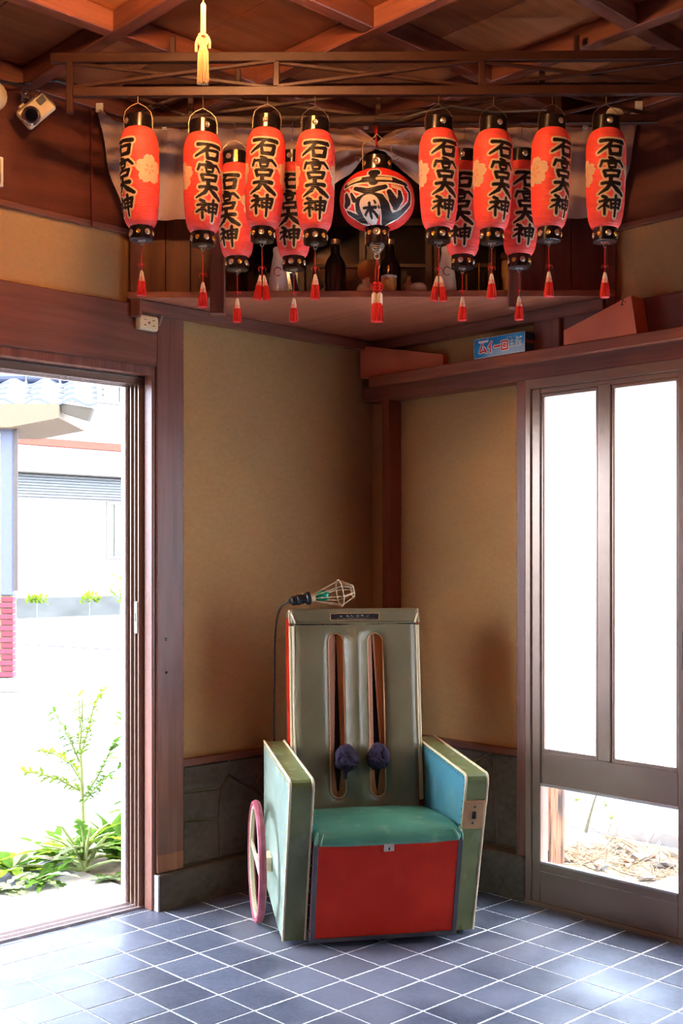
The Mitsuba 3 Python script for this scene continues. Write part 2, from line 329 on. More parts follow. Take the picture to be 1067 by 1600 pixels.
scene['frosted_glass'] = {'type': 'principledthin', 'base_color': rgb((.94, .95, .95)), 'roughness': .40, 'spec_trans': .35, 'diff_trans': 1.75, 'eta': 1.5}
scene['clear_glass'] = {'type': 'thindielectric'}
structure('door_2', 'bronze aluminium sliding door with frosted upper panes and a clear lower pane')
put('door_2', cat(cbox(.811, .836, -.004, .10, 0, 1.836, .003), cbox(2.74, 2.765, -.004, .10, 0, 1.836, .003), cbox(.811, 2.765, -.004, .10, 1.80, 1.838, .003), cbox(.811, 2.765, -.01, .10, -.03, .012, .003)), ALU)
def leaf(x0, x1, y):
    k = 'door_2__leaf'
    w = x1 - x0; xm = x0 + .262 * w / .56 + .012
    L = put(k, cat(cbox(x0, x0 + .036, y, y + .03, .012, 1.80, .003), cbox(x1 - .036, x1, y, y + .03, .012, 1.80, .003), cbox(x0 + .036, x1 - .036, y + .003, y + .028, 1.782, 1.80, .002),
                cbox(x0 + .036, x1 - .036, y + .002, y + .028, .012, .15, .002), cbox(x0 + .036, x1 - .036, y + .004, y + .028, .425, .535, .003), cbox(xm - .026, xm + .026, y + .001, y + .028, .535, 1.79, .003)), ALU)
    put(L + '__bead', cat(*[cat(cbox(a, a + .011, y + .006, y + .026, .535, 1.782, .003), cbox(b - .011, b, y + .006, y + .026, .535, 1.782, .003), cbox(a, b, y + .0045, y + .026, .535, .548, .003), cbox(a, b, y + .0045, y + .026, 1.77, 1.783, .003))
                            for a, b in ((x0 + .036, xm - .026), (xm + .026, x1 - .036))]), ALU)
    put(L + '__ledge', cat(cbox(x0 + .036, x1 - .036, y - .002, y + .01, .148, .156, .002), cbox(x0 + .036, x1 - .036, y, y + .01, .418, .428, .002), cbox(x0 + .036, x1 - .036, y, y + .004, .12, .123, .001)), ALUS)
    for a, b in ((x0 + .04, xm - .03), (xm + .03, x1 - .04)): put(L + '__pane', cbox(a, b, y + .0155, y + .0160, .54, 1.78, 0), 'frosted_glass')
    put(L + '__lower_pane', cbox(x0 + .03, x1 - .03, y + .0155, y + .0160, .145, .43, 0), 'clear_glass')
leaf(.838, 1.442, .0)
leaf(1.425, 2.08, .036)
leaf(2.06, 2.74, .0)
put('door_2__handle', cbox(1.424, 1.436, -.006, .002, .86, .98, .002), BLACK)

# the rest of the room, behind the camera
put('door_1__shutter', cbox(-.125, -.085, -2.93, -2.05, .01, 1.82, .004), WOOD[2])
structure('wall_back'); structure('wall_front')
def holed(u0, u1, z0, z1, holes):
    return shapely.box(u0, z0, u1, z1).difference(unary_union([shapely.box(*h) for h in holes])) if holes else shapely.box(u0, z0, u1, z1)
BACK_HOLES, FRONT_HOLES = [], []
put('wall_back', moved(ext(holed(YM, .14, -.05, 2.77, BACK_HOLES), .1), mat((0, 1, 0), (0, 0, 1), (1, 0, 0), (XM, 0, 0))), DARKP)
put('wall_front', moved(ext(holed(-.1, XM + .1, -.05, 2.77, FRONT_HOLES), .1), mat((1, 0, 0), (0, 0, 1), (0, -1, 0), (0, YM, 0))), DARKP)
structure('roof')
put('roof', cat(cbox(-1.1, XM + .6, YM - .6, .6, 2.86, 2.98, .01)), DARKP)

# ------------------------------------------------------------------ wall shelf on the right, blocks and box on it
s = thing('wall_shelf', 'long reddish timber shelf above the frosted sliding door', 'shelf')
put(s, cbox(.055, 2.80, -.028, .115, 1.892, 1.932, .004), SHELFW)
ORANGE = mat_('orange_board', mikit.proc(lambda p, n, uv: MIX(lin(226, 116, 78), lin(242, 144, 106), FB(p.x * 14, p.y * 14, p.z * 14, 3))), .7)
def prism(prof, depth, c=.0):
    m = ext(Polygon(prof), depth); return moved(m, mat((1, 0, 0), (0, 0, 1), (0, -1, 0), (0, depth, 0)))
s = thing('wedge_block', 'low orange wedge block at the corner end of the wall shelf', 'block')
b = prism([(0, 0), (.386, 0), (.386, .053), (0, .128)], .042)
put(s, moved(b, mat((.985, .174, 0), (-.174, .985, 0), (0, 0, 1), (.012, -.030, 1.9325))), ORANGE)
s = thing('wedge_block', 'tall orange wedge block above the glass door marked with a 2', 'block')
M2 = mat((1, 0, 0), (0, 1, 0), (0, 0, 1), (.993, -.028, 1.9325))
put(s, moved(prism([(0, 0), (.283, 0), (.262, .125), (0, .048)], .10), M2), ORANGE)
tw = segs([[(0, .8, 1), (.35, 1, 1), (.5, .7, 1), (0, 0, 1), (.6, .05, 1)], [(.75, .45, 1), (1.1, .5, 1)]], 0, 0, .016, .02, .0012)
put(s + '__mark', cat(*[bar((.225 + a, -.0004, .098 + b_), (.225 + c, -.0004, .098 + d), .0022, .0009, up=(0, -1, 0), c=0) for a, b_, r, c, d, r2 in tw]), BLACK, M=M2)
s = thing('medicine_box', 'flat blue printed carton lying on the wall shelf', 'box')
BX = segs([[(.45, 1.0, 1), (.10, .10, 1), (.92, .22, 1)], [(.68, .55, 1), (1.0, .02, 1)]], .024, .018, .034, .032, .0027)
BX += segs([[(.7, 1, 1), (.1, .5, 1)], [(.45, .7, 1), (.45, 0, 1)]], .066, .018, .024, .034, .0027) + segs([[(0, .5, 1), (1, .52, 1)]], .095, .019, .026, .03, .0030)
BX += segs([[(0, 0, 1), (0, 1, 1), (1, 1, 1), (1, 0, 1), (0, 0, 1)], [(.33, .33, .8), (.33, .66, .8), (.66, .66, .8), (.66, .33, .8), (.33, .33, .8)]], .128, .020, .026, .028, .0026)
BX2 = segs([[(.5, 1.0, 1), (.6, .85, 1)], [(.1, .72, 1), (.9, .74, 1)], [(.2, .4, 1), (.8, .4, 1)], [(0, .02, 1), (1, .04, 1)], [(.5, .72, 1), (.5, .02, 1)]], .162, .024, .022, .03, .0014)
BX2 += segs([[(.25, 1, 1), (0, .6, 1)], [(.25, 1, 1), (.5, .7, 1)], [(.1, .6, 1), (.4, .6, 1), (.4, .3, 1), (.1, .3, 1), (.1, .6, 1)], [(.1, .3, 1), (.1, 0, 1), (.45, .1, 1)], [(.6, .9, 1), (1, .95, 1)], [(.6, .55, 1), (.95, .55, 1), (.6, 0, 1)], [(.65, .4, 1), (1, 0, 1)]], .190, .024, .026, .032, .0014)
def box_print(p, n, uv):
    x, y = p.x - .597, p.z - 1.9325
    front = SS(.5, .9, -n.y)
    blue = MIX((.015, .40, .70), (.008, .26, .62), SS(.0, .07, y) * (1 - .4 * SS(.1, .2, x)))
    glow = SS(.028, .004, y - .02 + .10 * dr.abs(x - .17)) * SS(.03, .09, x)
    c = MIX(blue, (.75, .90, .95), glow * .55)
    d = strokes_sdf(x, y, BX); e = strokes_sdf(x, y, BX2)
    c = MIX(c, (.92, .92, .92), 1 - SS(-.0004, .0004, e)); c = MIX(c, (.95, .93, .92), 1 - SS(-.0004, .0004, d - .0035)); c = MIX(c, (.75, .03, .03), 1 - SS(-.0004, .0004, d))
    tag = dr.maximum(dr.abs(x - .045) - .022, dr.abs(y - .0585) - .0035)
    c = MIX(c, (.92, .93, .93), 1 - SS(-.0004, .0004, tag - .001))
    t2 = dr.maximum(dr.abs(x - .172) - .02, dr.abs(y - .060) - .0012); c = MIX(c, (.8, .86, .9), (1 - SS(-.0004, .0004, t2)) * dr.select(mikit.cell_rand(x * 180) > .35, 1.0, 0.0))
    rim = dr.maximum(dr.abs(x - .1155) - .113, dr.abs(y - .036) - .0335)
    c = MIX(c, (.86, .90, .92), SS(-.0004, .0004, rim))
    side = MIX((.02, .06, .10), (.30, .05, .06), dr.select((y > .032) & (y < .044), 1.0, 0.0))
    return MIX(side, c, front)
put(s, cbox(.597, .828, -.026, .050, 1.9325, 2.004, .001), mat_('box_print', mikit.proc(box_print), .35))

# ------------------------------------------------------------------ lantern racks: two trussed frames hung across the corner under the ceiling
A45 = math.radians(45.9); D = np.array([math.cos(A45), math.sin(A45), 0.0]); DN = np.array([D[1], -D[0], 0.0])   # along the racks; towards the room
def rack(c, s0, s0b, s1, posts, label, s_end=None):
    t = thing('lantern_rack', label, 'wooden rack', 'trussed lantern racks')
    at = lambda s, z, o=0.0: c + D * s + DN * o + np.array([0, 0, z - c[2]])
    put(t + '__rail', bar(at(s0, 2.6405), at(s1, 2.6405), .02, .027), RACKW)
    put(t + '__rail', bar(at(s0b, 2.543), at(s1, 2.543), .02, .027), RACKW)
    for s in posts: put(t + '__post', bar(at(s, 2.556), at(s, 2.628), .018, .018, up=DN), RACKW)
    if s_end is not None: put(t + '__end_post', bar(at(s_end, 2.484), at(s_end, 2.632), .018, .018, up=DN), RACKW)
    e = [s0b] + list(posts) + [s1]
    for k, (a, b) in enumerate(zip(e[:-1], e[1:])):
        put(t + '__brace', bar(at(a, 2.556, .006), at(b, 2.629, .006), .009, .011), RACKW)
        put(t + '__brace', bar(at(a, 2.629, -.006), at(b, 2.556, -.006), .009, .011), RACKW)
    for s in (s0 + .35, s1 - .35): put(t + '__hanger', bar(at(s, 2.65), at(s, 2.70), .016, .016, up=DN), RACKW)
    return at
C1 = EYE + FWD * 3.30; C2 = EYE + FWD * 3.52
rack_front = rack(C1, -.833, -.768, 1.02, (-.186, .400), 'front trussed wooden rack carrying the upper row of lanterns', -.778)
rack_rear = rack(C2, -.665, -.65, .96, (-.46, .112, .66), 'rear trussed wooden rack just behind the front row of lanterns')

# ------------------------------------------------------------------ red paper lanterns
def body_profile(pts, ribs, amp):
    pts = np.array(pts); n = ribs * 4
    z = np.linspace(pts[0, 0], pts[-1, 0], n + 1)
    from scipy.interpolate import PchipInterpolator
    r = PchipInterpolator(pts[:, 0], pts[:, 1])(z)
    ph = (np.arange(n + 1) % 4) / 4.0
    return np.c_[r - amp * np.abs(np.cos(PI * ph)) ** 4, z]
LP = [(-.140, .0340), (-.134, .0400), (-.124, .0450), (-.100, .0500), (-.06, .0540), (.0, .0562), (.06, .0570), (.098, .0558), (.118, .0510), (.132, .0445), (.140, .0375)]
bm, buv = lathe(body_profile(LP, 44, .0011), 56, a0=PI / 4, with_uv=True)
LAN = {'body': mikit.ply(bm, PAPER, True, uv=buv)}
LAN['top_cap'] = mikit.ply(lathe([(.0, .139), (.0385, .139), (.0385, .176), (.0365, .177), (.0355, .174), (.0, .173)], 32), BLACKP, 30)
LAN['bottom_cap'] = mikit.ply(lathe([(.0, -.177), (.0305, -.177), (.0335, -.1765), (.0335, -.139), (.0, -.139)], 32), BLACKP, 30)
STUD = lathe([(.0, -.001), (.0085, -.001), (.0085, .001), (.0065, .0026), (.0042, .0020), (.0026, .0034), (0, .0038)], 14)
def stud(a, r, z, k=1.0):
    u = np.array([math.cos(a), math.sin(a), 0]); v = np.array([-math.sin(a), math.cos(a), 0])
    return moved(STUD, mat(v * k, np.array([0, 0, k]), u, u * r + np.array([0, 0, z])))
LAN['tstud'] = mikit.ply(stud(0, .0385, .158), SILVER, 30); LAN['tstud2'] = mikit.ply(stud(PI, .0385, .158), SILVER, 30)
for k in range(8): LAN[f'stud{k}'] = mikit.ply(stud(k * PI / 4, .0335, -.158, 1.0 if k % 2 == 0 else .8), SILVER if k % 2 == 0 else GOLD, 30)
LAN['clip'] = mikit.ply(cbox(.0383, .0392, -.004, .004, .140, .176, .0003), GOLD)
LAN['handle'] = mikit.ply(tube([(0, .0405, .145), (0, .0405, .172), (0, .036, .192), (0, .022, .206), (0, .008, .213), (0, 0, .217), (0, -.008, .213), (0, -.022, .206), (0, -.036, .192), (0, -.0405, .172), (0, -.0405, .145)], .0011, 6), WIRE, 40)
LAN['plug'] = mikit.ply(lathe([(.0, -.1785), (.0125, -.1785), (.0125, -.176), (0, -.176)], 20), CHROME, 30)
LAN['ring'] = mikit.ply(tube([(0, .0045 * math.cos(a), -.185 + .0065 * math.sin(a)) for a in np.arange(10) / 10 * 2 * PI], .0010, 5, closed=True), SILVER, 40)
def tassel(L, double, big=1.0):
    """cord, bow, white head and red skirt hanging from z = 0"""
    cord = cat(tube([(0, 0, 0), (.0006, 0, -L / 2), (0, 0, -L)], .0012, 6))
    bow = cat(ball((0, 0, -L * .72), .0042, 1), tube([(0, 0, -L * .72), (0, .007, -L * .68), (0, .011, -L * .74), (0, .010, -L * .80)], .0011, 5), tube([(0, 0, -L * .72), (0, -.007, -L * .68), (0, -.011, -L * .75), (0, -.008, -L * .82)], .0011, 5))
    heads, skirts = [], []
    for k in ((-1, 1) if double else (0,)):
        hp = [(.0, -.003), (.0028, -.003), (.0045, .001), (.0058, .008), (.0082, .018), (.0100, .028), (0, .029)]
        sp = [(.0078, .016), (.0098, .028), (.0118, .042), (.0130, .056), (.0128, .068), (.008, .070), (0, .066)]
        f = .82 if double else 1.0
        fl = lambda a, z: 1 + .09 * np.cos(11 * a + 20 * z + k) + .05 * np.cos(23 * a)
        a = lathe([(r * f * big, -z * big) for r, z in hp][::-1], 22); b = lathe([(r * f * big, -z * big) for r, z in sp][::-1], 44, flute=fl)
        R = trimesh.transformations.rotation_matrix(.13 * k, (1, 0, 0)); off = (0.0, k * .0055 * big, -L)
        for m, l in ((a, heads), (b, skirts)): m.apply_transform(R); m.apply_translation(off); l.append(m)
    return cord, bow, cat(heads), cat(skirts)
TAS = {}
for L, dbl in ((.075, False), (.085, True), (.092, False)):
    c, b, h, k = tassel(L, dbl); TAS[(L, dbl)] = (mikit.ply(c, RED, 40), mikit.ply(b, RED, 40), mikit.ply(h, CREAM, 40), mikit.ply(k, RED, 30))
def lantern(label, px, dep, zc, yaw, tilt, tas, clip=None, group=None, swing=0.0, wire_top=None):
    o = EYE + FWD * dep + RIGHT * ((px - 533.5) / 1804.2 * dep); o[2] = zc - .0125
    R = trimesh.transformations.rotation_matrix
    base = R(math.atan2(-FWD[1], -FWD[0]) + math.radians(yaw), (0, 0, 1))
    M = trimesh.transformations.translation_matrix(o) @ R(math.radians(tilt), -FWD) @ base
    k = thing('paper_lantern', label, 'lantern', group)
    def p(part, d, X=None):
        put(k + '__' + part, None, None, dic=d, M=M if X is None else M @ X)
    p('body', LAN['body'])
    tc, bc = k + '__top_cap', k + '__bottom_cap'
    p('top_cap', LAN['top_cap']); p('top_cap__stud', LAN['tstud']); p('top_cap__stud', LAN['tstud2'])
    if clip is not None: p('top_cap__clip', LAN['clip'], R(math.radians(clip - yaw), (0, 0, 1)))
    p('bottom_cap', LAN['bottom_cap'])
    for q in range(8): p('bottom_cap__stud', LAN[f'stud{q}'])
    p('bottom_cap__plug', LAN['plug'])
    p('handle', LAN['handle'], R(math.radians(-yaw + 8), (0, 0, 1))); p('ring', LAN['ring'])
    top = (M @ np.array([0, 0, .217, 1]))[:3]; zt = wire_top or 2.5295
    put(k + '__hook', tube([top, top + [0, 0, .012], [top[0], top[1], zt]], .0011, 5), WIRE)
    bot = (M @ np.array([0, 0, -.191, 1]))[:3]
    MB = trimesh.transformations.translation_matrix(bot) @ R(math.radians(swing), -FWD) @ R(math.atan2(-FWD[1], -FWD[0]) + .2, (0, 0, 1))
    c, b, h, sk = TAS[tas]
    put(k + '__tassel', None, None, dic=sk, M=MB); put(k + '__tassel__head', None, None, dic=h, M=MB); put(k + '__tassel__cord', None, None, dic=c, M=MB); put(k + '__tassel__bow', None, None, dic=b, M=MB)
    return k
Z = lambda y, d: 1.2074 + (873.3 - y) * d / 1804.2
F, B_ = 3.30, 3.50
S75, S85, S92 = (.075, False), (.085, True), (.092, False)
gf, gb = 'red lanterns in the front row', 'red lanterns hanging lower behind the front row'
lantern('outermost red lantern above the doorway side, its writing turned away and a blossom facing out', 218.5, F, Z(272.5, F), -50, 1.6, (.075, True) if False else S75, None, gf)
lantern('red paper lantern below the cream pull cord, blossom on its doorway side', 317, F, Z(281, F), 24, 0.0, S92, 6, gf)
lantern('red paper lantern third from the doorway in the front row, two tassel heads', 413.5, F, Z(274, F), -2, -2.2, S85, 0, gf)
lantern('red paper lantern directly beside the round crested lantern, on its doorway side', 492.5, F, Z(278, F), 1, 0.0, S75, -6, gf)
lantern('red paper lantern directly beside the round crested lantern, on the glass door side', 685.5, F, Z(275.5, F), 14, 0.0, S85, None, gf)
lantern('second red lantern from the round crested one, towards the glass door', 769.5, F, Z(277, F), 22, -0.8, S75, None, gf)
lantern('third red lantern from the round crested one towards the glass door, large blossom showing', 860, F, Z(274, F), 31, -1.4, S75, None, gf)
lantern('outermost red lantern on the glass door side, its writing facing straight out', 946, F, Z(275, F), 4, -0.6, S75, None, gf)
lantern('lower red lantern peeking out behind the lantern under the pull cord and its neighbour', 369, B_, Z(324.5, B_), -27, 1.0, (.065, False) if False else S75, 10, gb)
lantern('lower red lantern half hidden behind the one beside the round lantern on the doorway side', 458, B_, Z(324, B_), -12, 0.6, S75, None, gb)
lantern('lower red lantern mostly hidden, nearest the round lantern on the glass door side', 724, B_, Z(322, B_), -16, -1.0, S75, None, gb)
lantern('lower red lantern with gold studs showing, farthest towards the glass door in the back row', 813, B_, Z(321, B_), 8, -1.2, S75, None, gb)

# the round lantern with a crest
RP = [(-.083, .041), (-.080, .052), (-.070, .075), (-.050, .097), (-.025, .109), (.0, .112), (.025, .109), (.050, .097), (.070, .075), (.082, .052), (.086, .043)]
def nz(ptsl, ws=1.0):
    """strokes drawn on the front of the lantern (x, y as fractions of its half width and half height, y measured as seen from the floor of the room) -> along its round surface"""
    def at(q):
        ph = math.asin(max(-.985, min(.985, q[0]))); z = 0.0
        for _ in range(30): z = (q[1] * .084 - .24 * np.interp(z, [a for a, _ in RP], [b for _, b in RP]) * math.cos(ph)) / .97 * .5 + .5 * z
        return ph * RB, z, q[2] * RB * ws
    return [(*at(a), *at(b)) for l in ptsl for a, b in zip(l[:-1], l[1:])]
RB, HB = .112, .084
CR_BLACK = nz([[(-.16, .90, .10), (.02, .90, .10)], [(-.08, .86, .10), (-.08, .62, .14)], [(-.84, .46, .05), (-.55, .62, .07), (-.08, .66, .09), (.42, .64, .08), (.80, .48, .05)], [(-.56, .36, .05), (-.22, .24, .085), (.24, .40, .055)],
               [(-.80, .14, .07), (-.78, -.06, .12), (-.86, -.22, .06)], [(-.66, .18, .04), (-.60, -.02, .07)],
               [(-.86, -.42, .05), (-.72, -.62, .10), (-.52, -.70, .06), (-.56, -.40, .09), (-.48, -.06, .10), (-.18, .10, .10), (.10, .02, .11), (.24, -.24, .13), (.34, -.54, .15), (.52, -.68, .11), (.74, -.52, .10), (.88, -.14, .07), (.86, .22, .05), (.76, .40, .04)],
               [(.34, .22, .07), (.44, -.02, .11), (.56, -.22, .11), (.64, .0, .09), (.60, .24, .05)]])
CR_CREAM = nz([[(-.78, .52, .035), (-.44, .68, .04)], [(.02, .68, .045), (.40, .66, .045)], [(-.72, .36, .03), (-.62, .28, .045)], [(.42, .42, .045), (.62, .34, .05)]])
CR_KI = nz([[(-.38, -.30, .03), (-.02, -.28, .04)], [(-.20, -.14, .04), (-.20, -.58, .05)], [(-.22, -.32, .035), (-.40, -.54, .03)], [(-.18, -.32, .035), (.04, -.58, .04)], [(-.06, -.06, .02), (-.03, -.13, .03)], [(.06, -.24, .025), (.08, -.30, .025)]])
CR_DOT = nz([[(-.20, -.28, .31), (-.19, -.36, .31)]])
def crest(p, n, uv):
    u = uv.x - dr.floor(uv.x + .5)
    x = u * 2 * PI * RB; y = uv.y
    d = strokes_sdf(x, y, CR_BLACK); w = strokes_sdf(x, y, CR_DOT); k = strokes_sdf(x, y, CR_KI); c = strokes_sdf(x, y, CR_CREAM)
    e = .0005
    white = mi.Color3f(.82, .72, .62)
    col = MIX((.80, .040, .030), white, 1 - SS(-e, e, d - .0052))
    col = MIX(col, (.018, .014, .016), 1 - SS(-e, e, d)); col = MIX(col, white, 1 - SS(-e, e, w)); col = MIX(col, (.018, .014, .016), 1 - SS(-e, e, k)); col = MIX(col, (.80, .60, .36), 1 - SS(-e, e, c))
    return col
CREST = mat_('crest_paper', mikit.proc(crest), .4, spec=.4)
DC = 3.45
o = EYE + FWD * DC + RIGHT * ((589 - 533.5) / 1804.2 * DC); o[2] = Z(314, DC)
k = thing('round_lantern', 'round red lantern with a black and white crest, in the middle of the row', 'lantern')
MR = trimesh.transformations.translation_matrix(o) @ trimesh.transformations.rotation_matrix(math.atan2(-FWD[1], -FWD[0]) - .05, (0, 0, 1))
rp = RP
bm, buv = lathe(body_profile(rp, 30, .0012), 80, a0=PI, with_uv=True)
buv[:, 0] -= 0.0
put(k + '__body', bm, CREST, True, M=MR, uv=buv)
put(k + '__top_cap', lathe([(0, .085), (.0425, .085), (.0425, .126), (.040, .128), (0, .124)], 36), BLACKP, 30, M=MR)
put(k + '__bottom_cap', lathe([(0, -.132), (.030, -.132), (.0335, -.130), (.0335, -.080), (0, -.080)], 36), BLACKP, 30, M=MR)
for a, s_ in ((0, 1.7), (1.05, 1.1), (-1.05, 1.1), (PI, 1.7)):
    put(k + '__top_cap__stud', moved(stud(a, .0425, .106, s_ * .82), np.eye(4)), GOLD if s_ < 1.5 else SILVER, 30, M=MR)
for a, s_ in ((0, 1.6), (.72, 1.0), (-.72, 1.0), (1.5, 1.3), (-1.5, 1.3), (PI, 1.6)):
    put(k + '__bottom_cap__stud', stud(a, .0335, -.100, s_ * .86), GOLD if s_ < 1.1 else SILVER, 30, M=MR)
put(k + '__bottom_cap__plate', cat(cbox(-.005, .005, .0335, .0355, -.13, -.082, .0005), cbox(-.005, .005, -.0355, -.0335, -.13, -.082, .0005)), GOLD, M=MR)
put(k + '__finial', lathe([(0, -.158), (.006, -.157), (.013, -.150), (.018, -.142), (.021, -.131), (0, -.131)], 28), BLACKP, 20, M=MR)
put(k + '__finial__band', cat(*[lathe([(r - .003, z - .0018), (r + .0014, z - .0018), (r + .0018, z), (r + .0012, z + .0018), (r - .003, z + .0018)], 28) for r, z in ((.0085, -.1555), (.0128, -.1500), (.0165, -.1445), (.0192, -.1390), (.0210, -.1335))]), SILVER, 20, M=MR)
put(k + '__ring', tube([(0, .0075 * math.cos(a), -.165 + .0085 * math.sin(a)) for a in np.arange(14) / 14 * 2 * PI], .0013, 6, closed=True), SILVER, 40, M=MR)
hd = [(0, .0425, .095), (0, .043, .160), (0, .041, .172), (0, .022, .180), (0, .006, .194), (0, 0, .200)]
curl = [(0, .058 + .006 * math.cos(a), .128 + .006 * math.sin(a)) for a in np.linspace(-PI / 2, 1.3 * PI, 10)]
curl = [(0, .044, .113)] + curl
put(k + '__handle', cat(tube(hd + [(a, -b, c) for a, b, c in hd[::-1][1:]], .0014, 6), tube(curl, .0012, 6), tube([(a, -b, c) for a, b, c in curl], .0012, 6)), WIRE, 40, M=MR)
top = (MR @ np.array([0, 0, .200, 1]))[:3]
put(k + '__hanging_cord', tube([top, top + (rack_rear(.107, 2.5295) - top) * .6 + [0, 0, .002], rack_rear(.107, 2.530)], .0022, 6), RED)
c, b, h, sk = tassel(.062, True, 1.0)
MT = MR @ trimesh.transformations.translation_matrix((0, 0, -.173))
hp = [(.0, -.085 - .0), (.0, -.105), ]
hd = [lathe([(.0078, -.140), (.0086, -.125), (.0080, -.106), (.004, -.101), (0, -.101)], 18).apply_translation((0, q * .0082, 0)) for q in (-1, 1)]
sk = lathe([(.0, -.186), (.017, -.188), (.0185, -.183), (.0178, -.164), (.0165, -.140), (.0140, -.134), (0, -.134)], 60, flute=lambda a, z: 1 + .06 * np.cos(17 * a) + .04 * np.cos(29 * a + 1))
put(k + '__tassel', sk, RED, 30, M=MT); put(k + '__tassel__head', cat(hd), CREAM, 40, M=MT)
put(k + '__tassel__cord', cat(tube([(0, .001, 0), (0, .005, -.045), (0, .004, -.075)], .0012, 6), tube([(0, -.001, 0), (0, -.005, -.045), (0, -.004, -.075)], .0012, 6)), RED, M=MT)
kn = [ball((0, q * .006, z), .0065, 2, ) for q in (-1, 1) for z in (-.074, -.084, -.094)] + [tube([(0, q * .004, -.078), (0, q * .015, -.074), (0, q * .017, -.085), (0, q * .012, -.094), (0, q * .004, -.09)], .0022, 6) for q in (-1, 1)]
kn = [m.apply_translation((0, 0, 0)) for m in kn]
put(k + '__tassel__knot', cat(kn), RED, 40, M=MT)

# ------------------------------------------------------------------ curtain behind the lanterns
def cloth(p, n, uv):
    return MIX(lin(184, 150, 134), lin(212, 180, 160), FB(p.x * 8, p.y * 8, p.z * 8, 2))
CLOTH = mat_('curtain_cloth', mikit.proc(cloth), .9, spec=.1, sheen=.3)
CA, CB = np.array([.004, -1.236, 0]), np.array([1.246, .048, 0]); CL = np.linalg.norm(CB - CA); CD = (CB - CA) / CL; CN = np.array([CD[1], -CD[0], 0])
def interp(xs, ys, x): return np.interp(x, xs, ys)
t = thing('curtain', 'dusty mauve cloth curtain gathered up in the middle behind the lanterns', 'curtain')
def half(sgn):
    nu, nv = 120, 60; V = np.zeros((nu + 1, nv + 1, 3))
    sg = .92
    for i in range(nu + 1):
        u = i / nu
        if sgn < 0:
            st = sg * u; sb = .085 + (sg - .085) * u
        else:
            st = CL - (CL - sg) * u; sb = CL - .085 - (CL - .085 - sg) * u
        e = abs(st - (0 if sgn < 0 else CL))
        zt = interp([0, .06, .14, 2], [2.692, 2.645, 2.617, 2.617], e); zt = zt - .05 * max(0, (u - .9) / .1) ** 2
        d = sg - sb if sgn < 0 else sb - sg
        zb = interp([0, .03, .08, .15, .30, .5, 3], [2.548, 2.535, 2.475, 2.425, 2.365, 2.32, 2.313], d)
        for j in range(nv + 1):
            v = j / nv
            s_ = st + (sb - st) * v; z = zt + (zb - zt) * v
            if u < .03: s_ += .012 * math.sin(v * 9) * v * (1 if sgn < 0 else -1)
            ang = math.atan2(2.56 - z, abs(sg - s_) + .02); rad = math.hypot(2.56 - z, abs(sg - s_))
            w = .011 * math.sin(ang * 17 + 1.3 * sgn) * math.exp(-rad / .45) * min(1, rad / .05) + .007 * math.sin(s_ * 38 + 2.5 * v) * (.3 + v) * (1 - math.exp(-rad / .3)) + .004 * math.sin(s_ * 83 + 5 * v)
            V[i, j] = CA + CD * s_ + CN * (w + .012) + np.array([0, 0, z])
    idx = np.arange((nu + 1) * (nv + 1)).reshape(nu + 1, nv + 1)
    a, b, c, d = idx[:-1, :-1].ravel(), idx[1:, :-1].ravel(), idx[1:, 1:].ravel(), idx[:-1, 1:].ravel()
    return trimesh.Trimesh(V.reshape(-1, 3), np.vstack([np.c_[a, b, c], np.c_[a, c, d]]), process=False)
put(t + '__drape', half(-1), CLOTH, True); put(t + '__drape', half(1), CLOTH, True)
cp = lambda s, z, o=0.0: CA + CD * s + CN * o + np.array([0, 0, z])
put(t + '__tie', cat(tube([cp(.92, 2.55, .02), cp(.915, 2.60, .02), cp(.91, 2.66, .01)], .0035, 6)), RED)
put(t + '__rod', bar(cp(.03, 2.622, -.012), cp(CL - .03, 2.622, -.012), .014, .022), WOOD[0])
for s_ in (.225, .885, 1.30, 1.50, 1.60): put(t + '__clip', cbox(-.008, .008, -.004, .004, -.022, .018, .002), WHITE, M=mat(CD, -CN, (0, 0, 1), cp(s_, 2.632, .018)))
put(t + '__corner_tab', cat(cbox(-.012, .012, -.003, .003, -.02, .01, .001)), WHITE, M=mat(CD, -CN, (0, 0, 1), cp(.012, 2.69, .014)))
put(t + '__corner_tab', cat(cbox(-.012, .012, -.003, .003, -.02, .01, .001)), WHITE, M=mat(CD, -CN, (0, 0, 1), cp(CL - .012, 2.69, .014)))
t = thing('red_cord', 'thin red cord hanging down the wall panel beside the curtain corner', 'cord')
put(t, tube([(.012, -1.262, 2.69), (.008, -1.258, 2.5), (.009, -1.257, 2.295)], .0032, 6), mat_('dark_red_cord', lin(110, 24, 18), .7))
t = thing('grey_cable', 'grey cable sagging above the round lantern', 'cable')
put(t, tube([rack_rear(.10, 2.535, .03), rack_rear(.16, 2.53, .03), rack_rear(.24, 2.555, .03), rack_rear(.33, 2.575, .03), rack_rear(.46, 2.556, .03), rack_rear(.62, 2.562, .03)], .003, 6), mat_('grey_rubber', lin(110, 100, 88), .5), 40)
t = thing('paper_slip', 'crumpled pale paper slip hanging beside the outermost lantern on the glass door side', 'paper')
put(t, ball((0, 0, 0), .03, 2, (.25, .9, .8)), CREAM, M=mat(-FWD, RIGHT, (0, 0, 1), EYE + FWD * 3.52 + RIGHT * .833 + np.array([0, 0, 1.355])))

